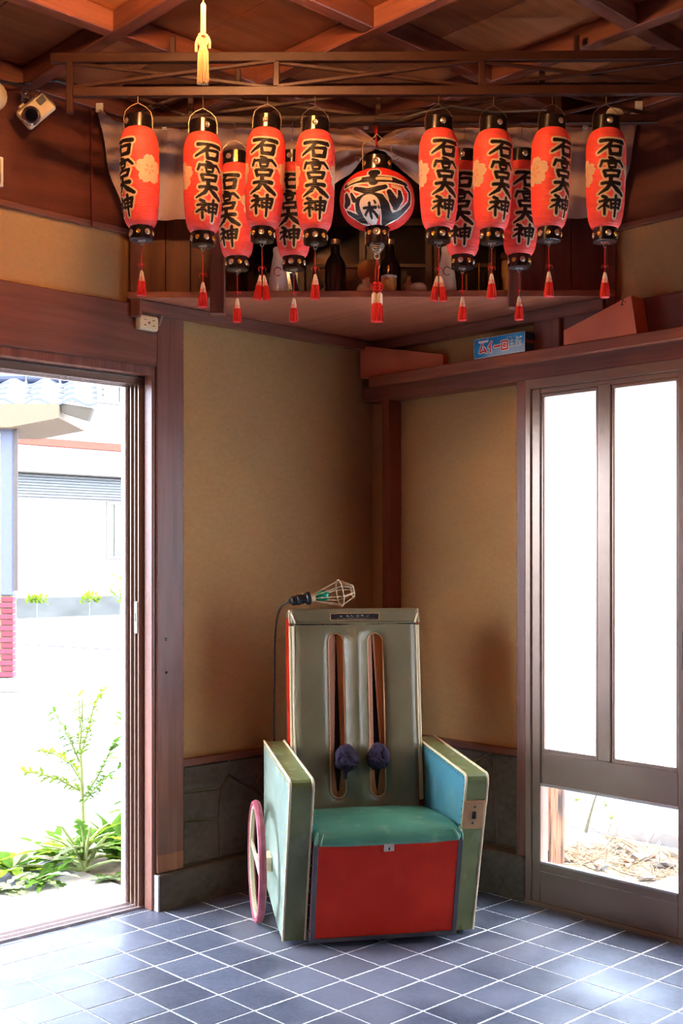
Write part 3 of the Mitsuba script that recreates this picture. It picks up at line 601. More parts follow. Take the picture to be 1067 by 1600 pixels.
# ------------------------------------------------------------------ corner altar shelf with its posts and boards
A0, AD = np.array([0.0, -1.112, 0]), np.array([math.cos(math.radians(45.5)), math.sin(math.radians(45.5)), 0]); AN = np.array([AD[1], -AD[0], 0])
ap = lambda s, z, o=0.0: A0 + AD * s + AN * o + np.array([0, 0, z])
MA = lambda s, z, o=0.0: mat(AD, -AN, (0, 0, 1), ap(s, z, o))
t = thing('altar_shelf', 'triangular timber altar shelf across the corner under the lanterns', 'shelf')
e_ = ap(1.655, 0)
put(t + '__board', moved(ext(Polygon([(-.0, -1.112), (e_[0], .062), (-.0, .062)]), .018), trimesh.transformations.translation_matrix((0, 0, 2.081))), SHELFW)
put(t + '__front_strip', bar(ap(.0, 2.0925, .006), ap(1.63, 2.0925, .006), .016, .023), SHELFW)
put(t + '__ledger', cbox(.0, .035, -1.09, .05, 2.040, 2.080, .002), WOOD[1])
put(t + '__ledger', cbox(.035, 1.12, .015, .06, 2.040, 2.080, .002), WOOD[0])
put(t + '__post', cbox(.281, .330, -.025, .012, 2.021, 2.625, .003), BROWN if False else WOOD[2], M=mat(AD, -AN, (0, 0, 1), ap(0, 0, .022)))
put(t + '__post', cbox(1.272, 1.312, -.025, .012, 2.038, 2.625, .003), WOOD[2], M=mat(AD, -AN, (0, 0, 1), ap(0, 0, .022)))
for a, b, m in ((.03, .12, BROWN), (.121, .205, BROWN), (.206, .285, BROWN), (1.31, 1.40, WOOD[2]), (1.401, 1.49, WOOD[2]), (1.491, 1.61, WOOD[2])):
    put(t + '__side_board', cbox(a + .0008, b - .0008, .0, .012, 2.099, 2.60, .001), m, M=mat(AD, -AN, (0, 0, 1), ap(0, 0, -.03)))
put(t + '__end_post', cbox(-.002, .034, -.012, .03, 2.02, 2.60, .003), WOOD[2], M=mat(AD, -AN, (0, 0, 1), ap(0.01, 0, .0)))
put(t + '__end_post', cbox(1.60, 1.632, -.012, .03, 2.05, 2.60, .003), WOOD[2], M=mat(AD, -AN, (0, 0, 1), ap(0, 0, .0)))

t = thing('altar_cabinet', 'dark timber cabinet with framed doors at the back of the altar shelf', 'cabinet')
MC = mat(AD, -AN, (0, 0, 1), ap(0, 0, -.30))
DKW = mat_('cabinet_wood', wood(2, lin(48, 26, 18), lin(86, 48, 30)), .4)
put(t + '__body', cbox(.36, 1.28, .02, .10, 2.1, 2.58, .003), DKW, M=MC)
for a, b in ((.37, .58), (.585, .80), (.83, 1.04), (1.045, 1.27)):
    d = put(t + '__door', cat(cbox(a, a + .025, 0, .02, 2.11, 2.44, .002), cbox(b - .025, b, 0, .02, 2.11, 2.44, .002), cbox(a, b, 0, .02, 2.11, 2.14, .002), cbox(a, b, 0, .02, 2.41, 2.44, .002), cbox(a, b, .004, .018, 2.26, 2.275, .001)), DKW, M=MC)
    put(d + '__glass', cbox(a + .02, b - .02, .012, .014, 2.135, 2.415, 0), mat_('smoked_glass', lin(34, 24, 18), .12) if 'smoked_glass' not in scene else 'smoked_glass', M=MC)
put(t + '__gold_edge', cbox(1.155, 1.161, -.06, -.055, 2.12, 2.22, .001), GOLD, M=MC)
put(t + '__gold_edge', cbox(1.20, 1.204, -.06, -.055, 2.14, 2.26, .001), GOLD, M=MC)
put(t + '__inner_frame', cat(cbox(1.10, 1.25, -.062, -.05, 2.10, 2.118, .002), cbox(1.10, 1.115, -.062, -.05, 2.10, 2.26, .002), cbox(1.235, 1.25, -.062, -.05, 2.10, 2.26, .002)), BROWN, M=MC)

# things on the altar shelf
PORC = mat_('porcelain', lin(240, 230, 222), .15, spec=.7); PINKP = mat_('pale_pot', lin(224, 190, 172), .35); BOTTLE = mat_('bottle_glass', lin(26, 16, 12), .06, spec=.8); IVORY = mat_('ivory', lin(244, 230, 200), .3)
ZS = 2.0995
spx = lambda x: .826 + (x - 585) * .002135
def on_shelf(x, back): return MA(spx(x), ZS, -back + .022)
def flask(label, x, back, m, ring):
    k = thing('sake_bottle', label, 'bottle', 'white sake bottles')
    M = on_shelf(x, back)
    put(k + '__body', lathe([(0, 0), (.033, 0), (.035, .004), (.0335, .03), (.027, .08), (.0205, .12), (.017, .138), (.0175, .142), (.0185, .150), (.018, .158), (.0145, .160), (.012, .152), (0, .15)], 32), m, 25, M=M)
    put(k + '__ring_mark', tube([((.0285 - .09 * 0 + .0008) * math.cos(-PI / 2 + .45 * math.cos(a)) * (1 - .0), (.0290) * math.sin(-PI / 2 + .45 * math.cos(a)), .072 + .014 * math.sin(a)) for a in np.linspace(.5, 5.4, 18)], .0018, 5), ring, 40, M=M)
flask('white sake bottle with a red ring mark near the doorway end of the altar shelf', 434, .05, PORC, mat_('red_glaze', lin(160, 40, 36), .3))
flask('cream sake bottle with a brown ring mark near the glass door end of the shelf', 700, .05, IVORY, mat_('brown_glaze', lin(140, 106, 70), .3))
def tall_bottle(label, x, back, h, r):
    k = thing('glass_bottle', label, 'bottle', 'dark bottles on the altar shelf')
    M = on_shelf(x, back)
    put(k + '__body', lathe([(0, 0), (r * .9, 0), (r, .005), (r, h * .52), (r * .85, h * .62), (r * .45, h * .74), (r * .38, h * .93), (0, h * .93)], 28), BOTTLE, 25, M=M)
    put(k + '__cap', lathe([(0, h * .92), (r * .46, h * .92), (r * .47, h), (r * .4, h + .002), (0, h + .002)], 24), SILVER, 25, M=M)
tall_bottle('tall dark glass bottle with a silver cap behind the lantern beside the round one', 524, .07, .19, .036)
tall_bottle('dark glass bottle with a silver cap standing behind the gold tin', 611, .13, .205, .038)
def pot(label, x, back, r, h, m):
    k = thing('small_pot', label, 'pot', 'little pots on the altar shelf')
    put(k, lathe([(0, 0), (r * .55, 0), (r * .9, h * .18), (r, h * .36), (r * .86, h * .58), (r * .4, h * .74), (r * .26, h * .82), (r * .28, h * .96), (r * .36, h), (r * .24, h * .99), (0, h * .9)], 28), m, 30, M=on_shelf(x, back))
pot('pale round pot in front of the round mirror', 571, .06, .029, .052, PINKP)
pot('tall necked pale pot just behind the mirror pot', 576, .13, .028, .075, PINKP)
pot('pale necked pot between the gold tin and the cream ball pot', 641, .11, .026, .075, PINKP)
pot('small pale pot low beside the tall dark bottle', 508, .09, .018, .045, PINKP)
k = thing('ball_pot', 'smooth cream ball shaped pot beside the cream sake bottle', 'pot')
put(k, lathe([(0, 0), (.014, 0), (.024, .006), (.0285, .017), (.0265, .030), (.016, .038), (.005, .040), (0, .040)], 28), IVORY, 40, M=on_shelf(655, .05))
k = thing('tin_can', 'gold and cream tin can in the middle of the altar shelf', 'can')
put(k + '__body', lathe([(0, 0), (.026, 0), (.0265, .006), (.0265, .056), (0, .056)], 36), mat_('gold_print', mikit.proc(lambda p, n, uv: MIX(lin(220, 150, 60), lin(246, 200, 116), SS(.4, .6, FB(p.x * 50, p.y * 50, p.z * 30, 2)))), .35), 25, M=on_shelf(609, .05))
put(k + '__rim', cat(lathe([(.0262, .0), (.0275, .001), (.0275, .006), (.0262, .007)], 36), lathe([(.0262, .054), (.0275, .055), (.0275, .062), (.024, .063), (.022, .060), (0, .060)], 36)), CREAM, 25, M=on_shelf(609, .05))
k = thing('round_mirror', 'small round altar mirror on a dark stand behind the pale pots', 'mirror')
Mm = on_shelf(577, .16)
put(k + '__disc', moved(lathe([(0, 0), (.040, 0), (.042, .003), (.040, .006), (0, .006)], 40), mat((1, 0, 0), (0, 0, 1), (0, -1, 0), (0, 0, .105))), mat_('mirror_metal', lin(150, 120, 90), .15, 1.0), 25, M=Mm)
put(k + '__stand', cat(cbox(-.03, .03, -.012, .012, 0, .03, .003), cbox(-.008, .008, -.004, .006, .03, .07, .002)), DKW, M=Mm)
k = thing('blue_book', 'dark blue book leaning behind the white sake bottle', 'book')
put(k + '__cover', cat(cbox(0, .003, 0, .05, 0, .085, .0005), cbox(.017, .02, 0, .05, 0, .085, .0005), cbox(0, .02, 0, .002, 0, .085, .0005)), mat_('blue_cloth', lin(40, 44, 84), .7), M=on_shelf(458, .09) @ trimesh.transformations.rotation_matrix(-.2, (0, 1, 0)))
put(k + '__pages', cbox(.003, .017, .002, .048, .002, .083, 0), CREAM, M=on_shelf(458, .09) @ trimesh.transformations.rotation_matrix(-.2, (0, 1, 0)))

# ------------------------------------------------------------------ the massage chair
TH = math.radians(57.6); E1, E2 = np.array([math.cos(TH), math.sin(TH), 0]), np.array([-math.sin(TH), math.cos(TH), 0])
MCH = mat(E1, E2, (0, 0, 1), (.734, -.654, 0))
def leather(a, b, wear=lin(176, 176, 150), k=.35, sc=1.0):
    def fn(p, n, uv):
        g = FB(p.x * 7, p.y * 7, p.z * 7, 3); s = FB(p.x * 26 + 4, p.y * 26, p.z * 9, 3); f = N(p.x * 300, p.y * 300, p.z * 300)
        return MIX(MIX(a, b, dr.clip(1.1 * g - .05 + .1 * f, 0, 1)), wear, SS(.60, .78, s) * k)
    return mikit.proc(fn)
def lbump(p, n, uv): return N(p.x * 420, p.y * 420, p.z * 420) + 2.5 * FB(p.x * 40, p.y * 40, p.z * 40, 2)
LB = mikit.proc(lbump, 5e-4)
OLIVE = mat_('olive_leather', leather(lin(92, 102, 62), lin(136, 146, 86), k=.2), .26, spec=.55, bump=LB, bscale=.0007)
TEAL = mat_('teal_leather', leather(lin(116, 134, 118), lin(158, 172, 154), lin(190, 200, 184), .4), .34, spec=.5, bump=LB, bscale=.0008)
BLUEL = mat_('blue_leather', leather(lin(66, 128, 142), lin(96, 156, 160), k=.12), .36, spec=.45, bump=LB, bscale=.0008)
SEATL = mat_('seat_leather', leather(lin(66, 134, 108), lin(98, 162, 130), lin(176, 186, 150), .3), .2, spec=.6, bump=LB, bscale=.0007)
BACKL = mat_('back_leather', leather(lin(108, 100, 72), lin(140, 128, 96), lin(150, 116, 84), .3), .19, spec=.6, bump=LB, bscale=.0007)
REDB = mat_('red_board', leather(lin(176, 28, 10), lin(206, 46, 18), lin(214, 84, 50), .18), .45, spec=.25)
PIPING = mat_('cream_piping', lin(226, 212, 172), .35)
TANL = mat_('tan_leather', leather(lin(150, 82, 40), lin(186, 112, 60), k=.0), .45)
STEEL = mat_('grey_metal_strip', lin(96, 92, 92), .3, .7)
PINK = mat_('pink_rubber', mikit.proc(lambda p, n, uv: MIX(lin(146, 50, 62), lin(186, 104, 116), FB(p.x * 30, p.y * 30, p.z * 30, 3))), .45)
RIMC = mat_('cream_rim', lin(222, 208, 170), .4)
PURPLE = mat_('purple_cloth', mikit.proc(lambda p, n, uv: MIX(lin(36, 28, 40), lin(70, 58, 78), FB(p.x * 30, p.y * 30, p.z * 30, 3))), .85, spec=.2, sheen=.4)
COPPER = mat_('pale_copper', mikit.proc(lambda p, n, uv: MIX(lin(176, 128, 84), lin(206, 160, 112), FB(p.x * 30, p.y * 30, p.z * 30, 3))), .4, .2)
ch = thing('massage_chair', 'old green and red leatherette massage chair standing in the corner of the tiled floor', 'chair')
def cput(key, mesh, m, smooth=False, M=None): return put(ch + '__' + key, mesh, m, smooth, M=MCH if M is None else MCH @ M)
AR = [(0, .012), (-.1525, .508), (-.155, .523), (-.150, .535), (-.138, .5415), (.457, .566), (.45, .09), (.10, .02)]       # the arm's side view (y, z)
def side(poly, x0, x1):
    return moved(ext(poly, x1 - x0), mat((0, 1, 0), (0, 0, 1), (1, 0, 0), (x0, 0, 0)))
AP = Polygon(AR)
for sgn in (-1, 1):
    xi, xo = .237 * sgn, .311 * sgn
    a, b = min(xi, xo), max(xi, xo)
    k = cput('arm', side(AP, a + .003, b - .003), OLIVE)
    inner = AP.buffer(-.006)
    ox = (xo - .0025, xo + .0005) if sgn > 0 else (xo - .0005, xo + .0025)
    ix = (xi - .0005, xi + .0025) if sgn > 0 else (xi - .0025, xi + .0005)
    put(k + '__side_panel', side(inner, *ox), TEAL, M=MCH); put(k + '__side_panel', side(inner, *ix), BLUEL, M=MCH)
    path = [(.455, .566)] + [(y, z) for y, z in AR[4::-1]]
    for x in (a + .002, b - .002): put(k + '__piping', tube([(x, y, z + .0015) for y, z in path], .0042, 8), PIPING, 50, M=MCH)
    ln = LineString(path); st = []
    for x, s_ in ((a - .0005, -1), (b + .0005, 1)):
        for q in np.arange(.02, ln.length - .02, .027):
            y, z = np.array(ln.interpolate(q).coords[0]); y2, z2 = np.array(ln.interpolate(q + .001).coords[0])
            nrm = np.array([z2 - z, -(y2 - y)]); nrm /= np.linalg.norm(nrm)
            if not AP.contains(Point(y + nrm[0] * .01, z + nrm[1] * .01)): nrm = -nrm
            st.append(ball((x, y + nrm[0] * .011, z + nrm[1] * .011), .0028, 1))
    sk = put(k + '__stud_row', cat(st), GOLD if sgn < 0 else STEEL, True, M=MCH); labels[sk] = {'kind': 'stuff', 'label': 'row of upholstery tacks'}
cput('base', cbox(-.23, .23, -.04, .44, .035, .30, .004), BLACK)
cput('caster', cat(*[moved(lathe([(0, -.008), (.014, -.008), (.016, -.004), (.016, .004), (.014, .008), (0, .008)], 16), mat((0, 1, 0), (0, 0, 1), (1, 0, 0), (x, y, .016))) for x in (-.2, .2) for y in (.0, .38)],
                   *[cbox(x - .01, x + .01, y - .01, y + .01, .024, .04, .001) for x in (-.2, .2) for y in (.0, .38)]), BLACK)
# front box: leaning red board in a metal strip frame
def lean(m):      # shear: the front leans out towards its top
    m = m.copy(); m.vertices[:, 1] += -.065 - (m.vertices[:, 2] - .03) * .245; return m
cput('front_box', lean(cbox(-.232, .230, .003, .05, .026, .343, .002)), mat_('red_side', lin(104, 22, 20), .45))
cput('front_panel', lean(cbox(-.222, .219, -.003, .004, .036, .338, .001)), REDB)
cput('metal_strip', lean(cbox(-.236, -.221, -.005, .003, .022, .344, .001)), STEEL); cput('metal_strip', lean(cbox(.218, .233, -.005, .003, .022, .344, .001)), STEEL); cput('metal_strip', lean(cbox(-.236, .233, -.005, .003, .022, .036, .001)), STEEL)
k = cput('lock', lean(cbox(-.018, .014, -.006, -.003, .313, .338, .001)), SILVER); put(k + '__keyhole', lean(cat(cbox(-.004, .001, -.0068, -.0055, .317, .326, .0004))), BLACK, M=MCH)
sr = put(ch + '__tack_row', cat(*[lean(ball((-.2365, .012, z), .004, 1)) for z in np.arange(.06, .34, .043)]), BLACK, True, M=MCH)
# seat cushion
def cushion():
    nx, ns = 48, 44; V = np.zeros((nx + 1, ns, 3))
    P = shapely.box(-.150, .318, .33, .372).buffer(.012).buffer(0)
    top = Polygon([(-.142, .350), (-.128, .372), (-.09, .382), (.0, .382), (.15, .366), (.33, .345), (.33, .30), (-.12, .318), (-.138, .333)]).buffer(.006).buffer(-.0)
    ring = top.exterior; pts = np.array([ring.interpolate(q, normalized=True).coords[0] for q in np.arange(ns) / ns]); c = np.array([.08, .335])
    for i in range(nx + 1):
        x = -1 + 2 * i / nx; e = (1 - abs(x) ** 9) ** .35 if abs(x) < 1 else 0
        k = .78 + .22 * e if abs(x) < 1 else 0.0
        q = pts.copy(); q[:, 1] = c[1] + (pts[:, 1] - c[1]) * (.55 + .45 * e); q[:, 0] = c[0] + (pts[:, 0] - c[0]) * (.955 + .045 * e)
        q[:, 1] += np.where(pts[:, 1] > .34, .012 * (1 - x * x) * np.sin(np.clip((pts[:, 0] + .15) / .48, 0, 1) * PI), 0)
        V[i, :, 0] = x * .231; V[i, :, 1:] = q
    F = []
    for i in range(nx):
        for s_ in range(ns):
            t_ = (s_ + 1) % ns; F += [[i * ns + s_, (i + 1) * ns + s_, (i + 1) * ns + t_], [i * ns + s_, (i + 1) * ns + t_, i * ns + t_]]
    V = np.vstack([V.reshape(-1, 3), [[-.231, c[0], c[1]], [.231, c[0], c[1]]]]); n0 = (nx + 1) * ns
    for s_ in range(ns):
        t_ = (s_ + 1) % ns; F += [[n0, s_, t_], [n0 + 1, nx * ns + t_, nx * ns + s_]]
    m = trimesh.Trimesh(V, np.array(F), process=False); m.fix_normals(); return m
cput('seat_cushion', cushion(), SEATL, 50)
for s_ in (-1, 1): cput('corner_fold', cat(tube([(.222 * s_, -.128, .377), (.229 * s_, -.144, .358), (.231 * s_, -.143, .340)], .004, 6), tube([(.205 * s_, -.136, .374), (.214 * s_, -.149, .356), (.216 * s_, -.150, .341)], .003, 6)), SEATL, 40)
# backrest: local frame of its leaning face: x right, y back, z up along the face
LEAN = math.atan2(.381 - .330, 1.033 - .56)
zc, yc = 1, 0
MBK = mat((1, 0, 0), (0, math.cos(LEAN), -math.sin(LEAN)), (0, math.sin(LEAN), math.cos(LEAN)), (0, .330, .56))
def bput(key, mesh, m, smooth=False, M=None):
    return put(ch + '__backrest' + ('__' + key if key else ''), mesh, m, smooth, M=MCH @ (MBK if M is None else MBK @ M))
ZB, ZT = -.24, .478
SL = [(-.0705, .0), (.0705, .0)]; S0, S1, SR = -.176 + .012, .392 - .012, .0275
def slot(x, g=0.0): return LineString([(x, S0 + .016), (x, S1 - .016)]).buffer(SR + g, 12)
slots = [slot(-.069), slot(.0705)]
bput('', cbox(-.226, .226, .030, .105, ZB, ZT - .02, .004), BLACK)
# padded front with the two slots, its surface sinking towards them
xs, zs = np.linspace(-.216, .216, 121), np.linspace(ZB, ZT - .05, 181)
X, Zg = np.meshgrid(xs, zs, indexing='ij')
dist = np.minimum(*[shapely.distance(s, shapely.points(X, Zg)) for s in slots])
dist = np.maximum(dist, 0)
up_ = np.clip((Zg - ZB) / .1, 0, 1)
Y = -.015 * (1 - np.exp(-dist / .011)) - .018 * np.exp(-(X / .026) ** 2) * np.clip((Zg + .2) / .1, 0, 1) * np.clip((.41 - Zg) / .05, 0, 1) + .010
Y += .010 * np.clip((np.abs(X) - .192) / .024, 0, 1) ** 2 + .0035 * (np.array([[math.sin(8 * a + 3 * b) * math.sin(11 * b) for b in zs] for a in xs]))
idx = np.arange(X.size).reshape(X.shape)
a, b, c, d = idx[:-1, :-1].ravel(), idx[1:, :-1].ravel(), idx[1:, 1:].ravel(), idx[:-1, 1:].ravel()
cx, cz = (X[:-1, :-1] + X[1:, 1:]).ravel() / 2, (Zg[:-1, :-1] + Zg[1:, 1:]).ravel() / 2
keep = np.ones(len(a), bool)
for s_ in slots: keep &= ~shapely.contains(s_.buffer(-.0015), shapely.points(cx, cz))
a, b, c, d = a[keep], b[keep], c[keep], d[keep]
bput('padding', trimesh.Trimesh(np.c_[X.ravel(), Y.ravel(), Zg.ravel()], np.vstack([np.c_[a, b, c], np.c_[a, c, d]]), process=False), BACKL, True)
for n_, s_ in enumerate(slots):
    q = np.array([s_.exterior.interpolate(v, normalized=True).coords[0] for v in np.arange(72) / 72])
    bput('slot_edge', tube(np.c_[q[:, 0], np.full(72, .008), q[:, 1]], .0030, 6, closed=True), TANL if False else mat_('slot_edge', lin(206, 160, 110), .4) if 'slot_edge' not in scene else 'slot_edge', 50)
    x0 = (-.069, .0705)[n_]
    gap = Polygon([(x0 + (.004, -.006)[n_], S1 - .02), (x0 + .011, .0), (x0 + .0145, -.05), (x0 + (.004, .0)[n_], S0 + .012), (x0 - .003, S0 + .012), (x0 - .0135, -.05), (x0 - .010, .0), (x0 + (.002, -.008)[n_], S1 - .02)])
    fl = s_.buffer(.004).difference(gap)
    cut = LineString([(x0 + (.003, -.007)[n_], S1 - .02), (x0 + (.003, -.007)[n_], 1)]).buffer(.0004).union(LineString([(x0, S0 + .012), (x0, -1)]).buffer(.0004))
    for g in getattr(fl.difference(cut), 'geoms', []):
        if g.area < 5e-4: continue
        m = ext(g, .0035); m = m.subdivide() if False else m
        m = moved(m, mat((1, 0, 0), (0, 0, 1), (0, -1, 0), (0, .016, 0)))
        sg = np.sign(g.centroid.x - x0); dd = np.abs(m.vertices[:, 0] - x0)
        m.vertices[:, 1] += .012 * np.clip(1 - dd / SR, 0, 1) - (.004 if sg > 0 else .0)
        bput('slot_flap', m, TANL)
for sx in (-1, 1):
    x = .2225 * sx
    bput('piping', tube([(x - .004 * sx, .006, ZB + .05), (x - .004 * sx, .006, ZT - .06)], .0050, 8), PIPING); bput('piping', tube([(x + .0055 * sx, .012, ZB + .05), (x + .0055 * sx, .012, ZT - .06)], .0050, 8), PIPING)
    bput('side_panel', cbox(min(x + .004 * sx, x + .008 * sx), max(x + .004 * sx, x + .008 * sx), .014, .107, ZB, ZT - .03, .001), REDB)
cap = trimesh.convex.convex_hull(np.vstack([ball((x, y, z), .016, 2).vertices for x in (-.214, .214) for y in (.012, .092) for z in (ZT - .042, ZT - .016)]))
bput('head_cap', cap, BACKL, 40)
bput('head_cap__seam', tube([(-.214, -.0052, ZT - .056), (0, -.0062, ZT - .057), (.214, -.0052, ZT - .056)], .0022, 6), BLACK)
for sx in (-1, 1): bput('head_cap__corner_trim', cat(tube([(.231 * sx, .02, ZT - .004), (.222 * sx, -.004, ZT - .026), (.213 * sx, -.0055, ZT - .052)], .0032, 6), tube([(.231 * sx, .02, ZT - .006), (.231 * sx, .006, ZT - .05)], .0026, 6)), PIPING, 50)
def plate_fn(p, n, uv):
    return mi.Color3f(0.02, .018, .02)
PM = mat((1, 0, 0), (0, 1, 0), (0, 0, 1), (-.002, -.0045, ZT - .030))
PLATE = mat_('nameplate', lin(40, 36, 40), .3)
k = bput('nameplate', cbox(-.088, .088, -.0015, .001, -.0125, .0125, .0004), COPPER, M=PM)
put(k + '_face', cbox(-.085, .085, -.0022, -.001, -.0100, .0100, .0002), PLATE, M=MCH @ MBK @ PM)
gl = []
g_ = np.random.default_rng(3)
for q in range(6):      # one row of pale characters over a row of fine ones, as worn as on the plate
    x = -.046 + q * .0185
    for _ in range(4):
        u0, w0 = g_.uniform(-.0045, .0045), g_.uniform(-.003, .0035); a_ = g_.choice([0, PI / 2, .7]); l = g_.uniform(.002, .0045)
        gl.append(bar((x + u0 - l * math.cos(a_), -.0024, .0015 + w0 - l * math.sin(a_) * .7), (x + u0 + l * math.cos(a_), -.0024, .0015 + w0 + l * math.sin(a_) * .7), .0011, .0004, up=(0, -1, 0), c=0))
for q in np.arange(-.066, .072, .006): gl.append(bar((q, -.0024, -.0065), (q + g_.uniform(.002, .0045), -.0024, -.0065), .0012, .0004, up=(0, -1, 0), c=0))
put(k + '_lettering', cat(gl), mat_('plate_letters', lin(196, 180, 160), .5), M=MCH @ MBK @ PM)
# cloth wrapped knobs
def knob(seed):
    m = trimesh.creation.icosphere(4, 1.0); v = m.vertices; from meshkit import noise
    f = 1 + .30 * (noise(v * 1.8 + seed, 1) - .5) - .10 * np.exp(-((noise(v * 2.6 + seed, 6) - .5) / .05) ** 2) + .06 * np.sin(7 * np.arctan2(v[:, 0], v[:, 1] + .2) + 5 * noise(v * 2 + seed, 3)) * (1 - v[:, 2] ** 2)
    m.vertices = v * f[:, None] * np.array([.041, .041, .049]) * (1 - .18 * np.clip(-v[:, 2:], 0, 1)); return m
for n_, (x, z, tail) in enumerate(((-.048, .522, -1), (.062, .524, 1))):
    yk = .330 - (.56 - z) * math.tan(LEAN) - .040
    Mk = trimesh.transformations.translation_matrix((x, yk, z)) @ trimesh.transformations.rotation_matrix(.25 * tail, (0, 1, 0))
    k = cput('massage_knob', knob(n_ * 7 + 1.5), PURPLE, 40, Mk)
    put(k + '__stem', tube([(0, .02, -.005), (-.004 * tail, .075, -.01)], .010, 8), BLACK, M=MCH @ Mk)
    tl = trimesh.convex.convex_hull(np.array([(.012 * tail, -.004, -.026), (.02 * tail, .008, -.03), (.040 * tail, -.002, -.012), (.043 * tail, .004, .004), (.034 * tail, .0, -.03)]))
    t2 = trimesh.convex.convex_hull(np.array([(-.02, .0, -.028), (-.004, .0, -.034), (-.024, .004, -.062), (-.016, .006, -.066), (-.012, -.006, -.036)]))
    fold = tube([(-.026, -.016, -.022), (-.008, -.033, -.012), (.01, -.034, -.016), (.026, -.018, -.024)], .0035, 6)
    put(k + '__cloth_tail', cat([fold, tl] if n_ else [fold, t2]), PURPLE, 40, M=MCH @ Mk)
# switch plate on the front of one arm
ASL = math.atan2(.1525, .508 - .012)
MS = mat((1, 0, 0), (0, math.cos(ASL), math.sin(ASL)), (0, -math.sin(ASL), math.cos(ASL)), (.2715, -.1235, .412))
k = cput('switch_plate', cbox(-.034, .033, -.006, .0, -.049, .049, .002), COPPER, M=MS)
put(k + '__toggle', cat(cbox(-.0045, .0065, -.010, -.005, -.012, .012, .001), cbox(-.001, .0055, -.016, -.009, -.009, -.001, .001)), BLACK, M=MCH @ MS)
put(k + '__screw', moved(lathe([(.0, 0), (.0042, 0), (.003, .002), (0, .0025)], 12), mat((1, 0, 0), (0, 0, 1), (0, -1, 0), (.001, -.006, .028))), STEEL, M=MCH @ MS)
put(k + '__screw', moved(lathe([(.0, 0), (.0042, 0), (.003, .002), (0, .0025)], 12), mat((1, 0, 0), (0, 0, 1), (0, -1, 0), (-.001, -.006, -.028))), STEEL, M=MCH @ MS)
# wheel at one side
WR = .2
MW = mat((0, 1, 0), (0, 0, 1), (1, 0, 0), (-.360, .255, WR + .001)) @ trimesh.transformations.rotation_matrix(-.022, (0, 1, 0)) @ trimesh.transformations.rotation_matrix(.14, (0, 0, 1))
tyre = [(WR - .020, -.006), (WR - .012, -.0135), (WR - .004, -.0105), (WR, -.002), (WR, .002), (WR - .004, .0105), (WR - .012, .0135), (WR - .020, .006), (WR - .020, -.006)]
k = cput('wheel', lathe(tyre, 72), PINK, 30, MW)
put(k + '__rim', lathe([(WR - .030, -.006), (WR - .018, -.008), (WR - .018, .008), (WR - .030, .006), (WR - .030, -.006)], 72), RIMC, 30, M=MCH @ MW)
put(k + '__spoke', moved(cbox(-.172, .172, -.012, .012, -.004, .004, .002), np.eye(4)), RIMC, M=MCH @ MW)
put(k + '__hub', moved(trimesh.convex.convex_hull(np.array([(x, y, z) for x, y, z in [(-.028, -.030, .047), (.028, -.030, .047), (.03, .022, .047), (-.03, .022, .047), (-.022, -.018, -.002), (.022, -.018, -.002), (.022, .016, -.002), (-.022, .016, -.002)]])), np.eye(4)), RIMC, M=MCH @ MW)

# ------------------------------------------------------------------ caged work lamp lying on top of the chair
k = thing('cage_lamp', 'caged work lamp with a green bulb lying on top of the massage chair', 'lamp')
ztop = .56 + ZT * math.cos(LEAN) + .002
ax0, ax1 = np.array([-.232, .385, ztop + .0225]), np.array([.004, .400, ztop + .058])
axd = (ax1 - ax0) / np.linalg.norm(ax1 - ax0); u_ = np.cross(axd, (0, 0, 1)); u_ /= np.linalg.norm(u_); w_ = np.cross(u_, axd)
ML = MCH @ mat(u_, w_ if False else np.cross(axd, u_), axd, ax0)
put(k + '__handle', lathe([(0, 0), (.008, 0), (.010, .006), (.0165, .010), (.0165, .028), (.0185, .030), (.0185, .036), (.0165, .040), (.0175, .060), (.0225, .064), (.0225, .074), (.014, .078), (0, .078)], 24), BLACK, 30, M=ML)
put(k + '__rivet', cat(*[ball((.0185 * math.cos(a), .0185 * math.sin(a), .052), .0035, 1) for a in (PI * .35, PI * .75, PI * 1.1, PI * 1.5)]), SILVER, True, M=ML)
put(k + '__collar', lathe([(.010, .078), (.0145, .078), (.0145, .088), (.010, .094), (.010, .078)], 24), RIMC, 30, M=ML)
put(k + '__bulb', lathe([(.008, .090), (.012, .098), (.0170, .108), (.0185, .120), (.0165, .134), (.010, .143), (0, .146)], 24), mat_('green_glass', lin(20, 140, 100), .08, spec=.8), 40, M=ML)
cg = []
R0, R1_, R2_ = .013, .0475, .022
for a in np.arange(8) / 8 * 2 * PI + .2:
    cs, sn = math.cos(a), math.sin(a)
    cg.append(tube([(R0 * cs, R0 * sn, .09), (R1_ * cs, R1_ * sn, .185), (R2_ * cs, R2_ * sn, .232)], .0015, 5))
for r, z, w in ((R1_, .185, .0019), (R2_, .232, .0019), (R0, .09, .0018)):
    cg.append(tube([(r * math.cos(a), r * math.sin(a), z) for a in np.arange(28) / 28 * 2 * PI], w, 5, closed=True))
cg.append(tube([(R2_, 0, .232), (0, .0, .236), (-R2_, 0, .232)], .0015, 5)); cg.append(tube([(0, R2_, .232), (0, .0, .236), (0, -R2_, .232)], .0012, 5))
put(k + '__cage', cat(cg), mat_('cage_wire', lin(222, 200, 160), .35, .3), 40, M=ML)
cpts = np.array([(-.230, .385, ztop + .022), (-.252, .40, ztop + .008), (-.266, .43, ztop - .03), (-.272, .445, .94), (-.274, .447, .80), (-.276, .45, .64), (-.275, .455, .58), (-.272, .475, .56), (-.27, .49, .50), (-.268, .49, .2)])
from scipy.interpolate import CubicSpline
tt = np.r_[0, np.cumsum(np.linalg.norm(np.diff(cpts, axis=0), axis=1))]
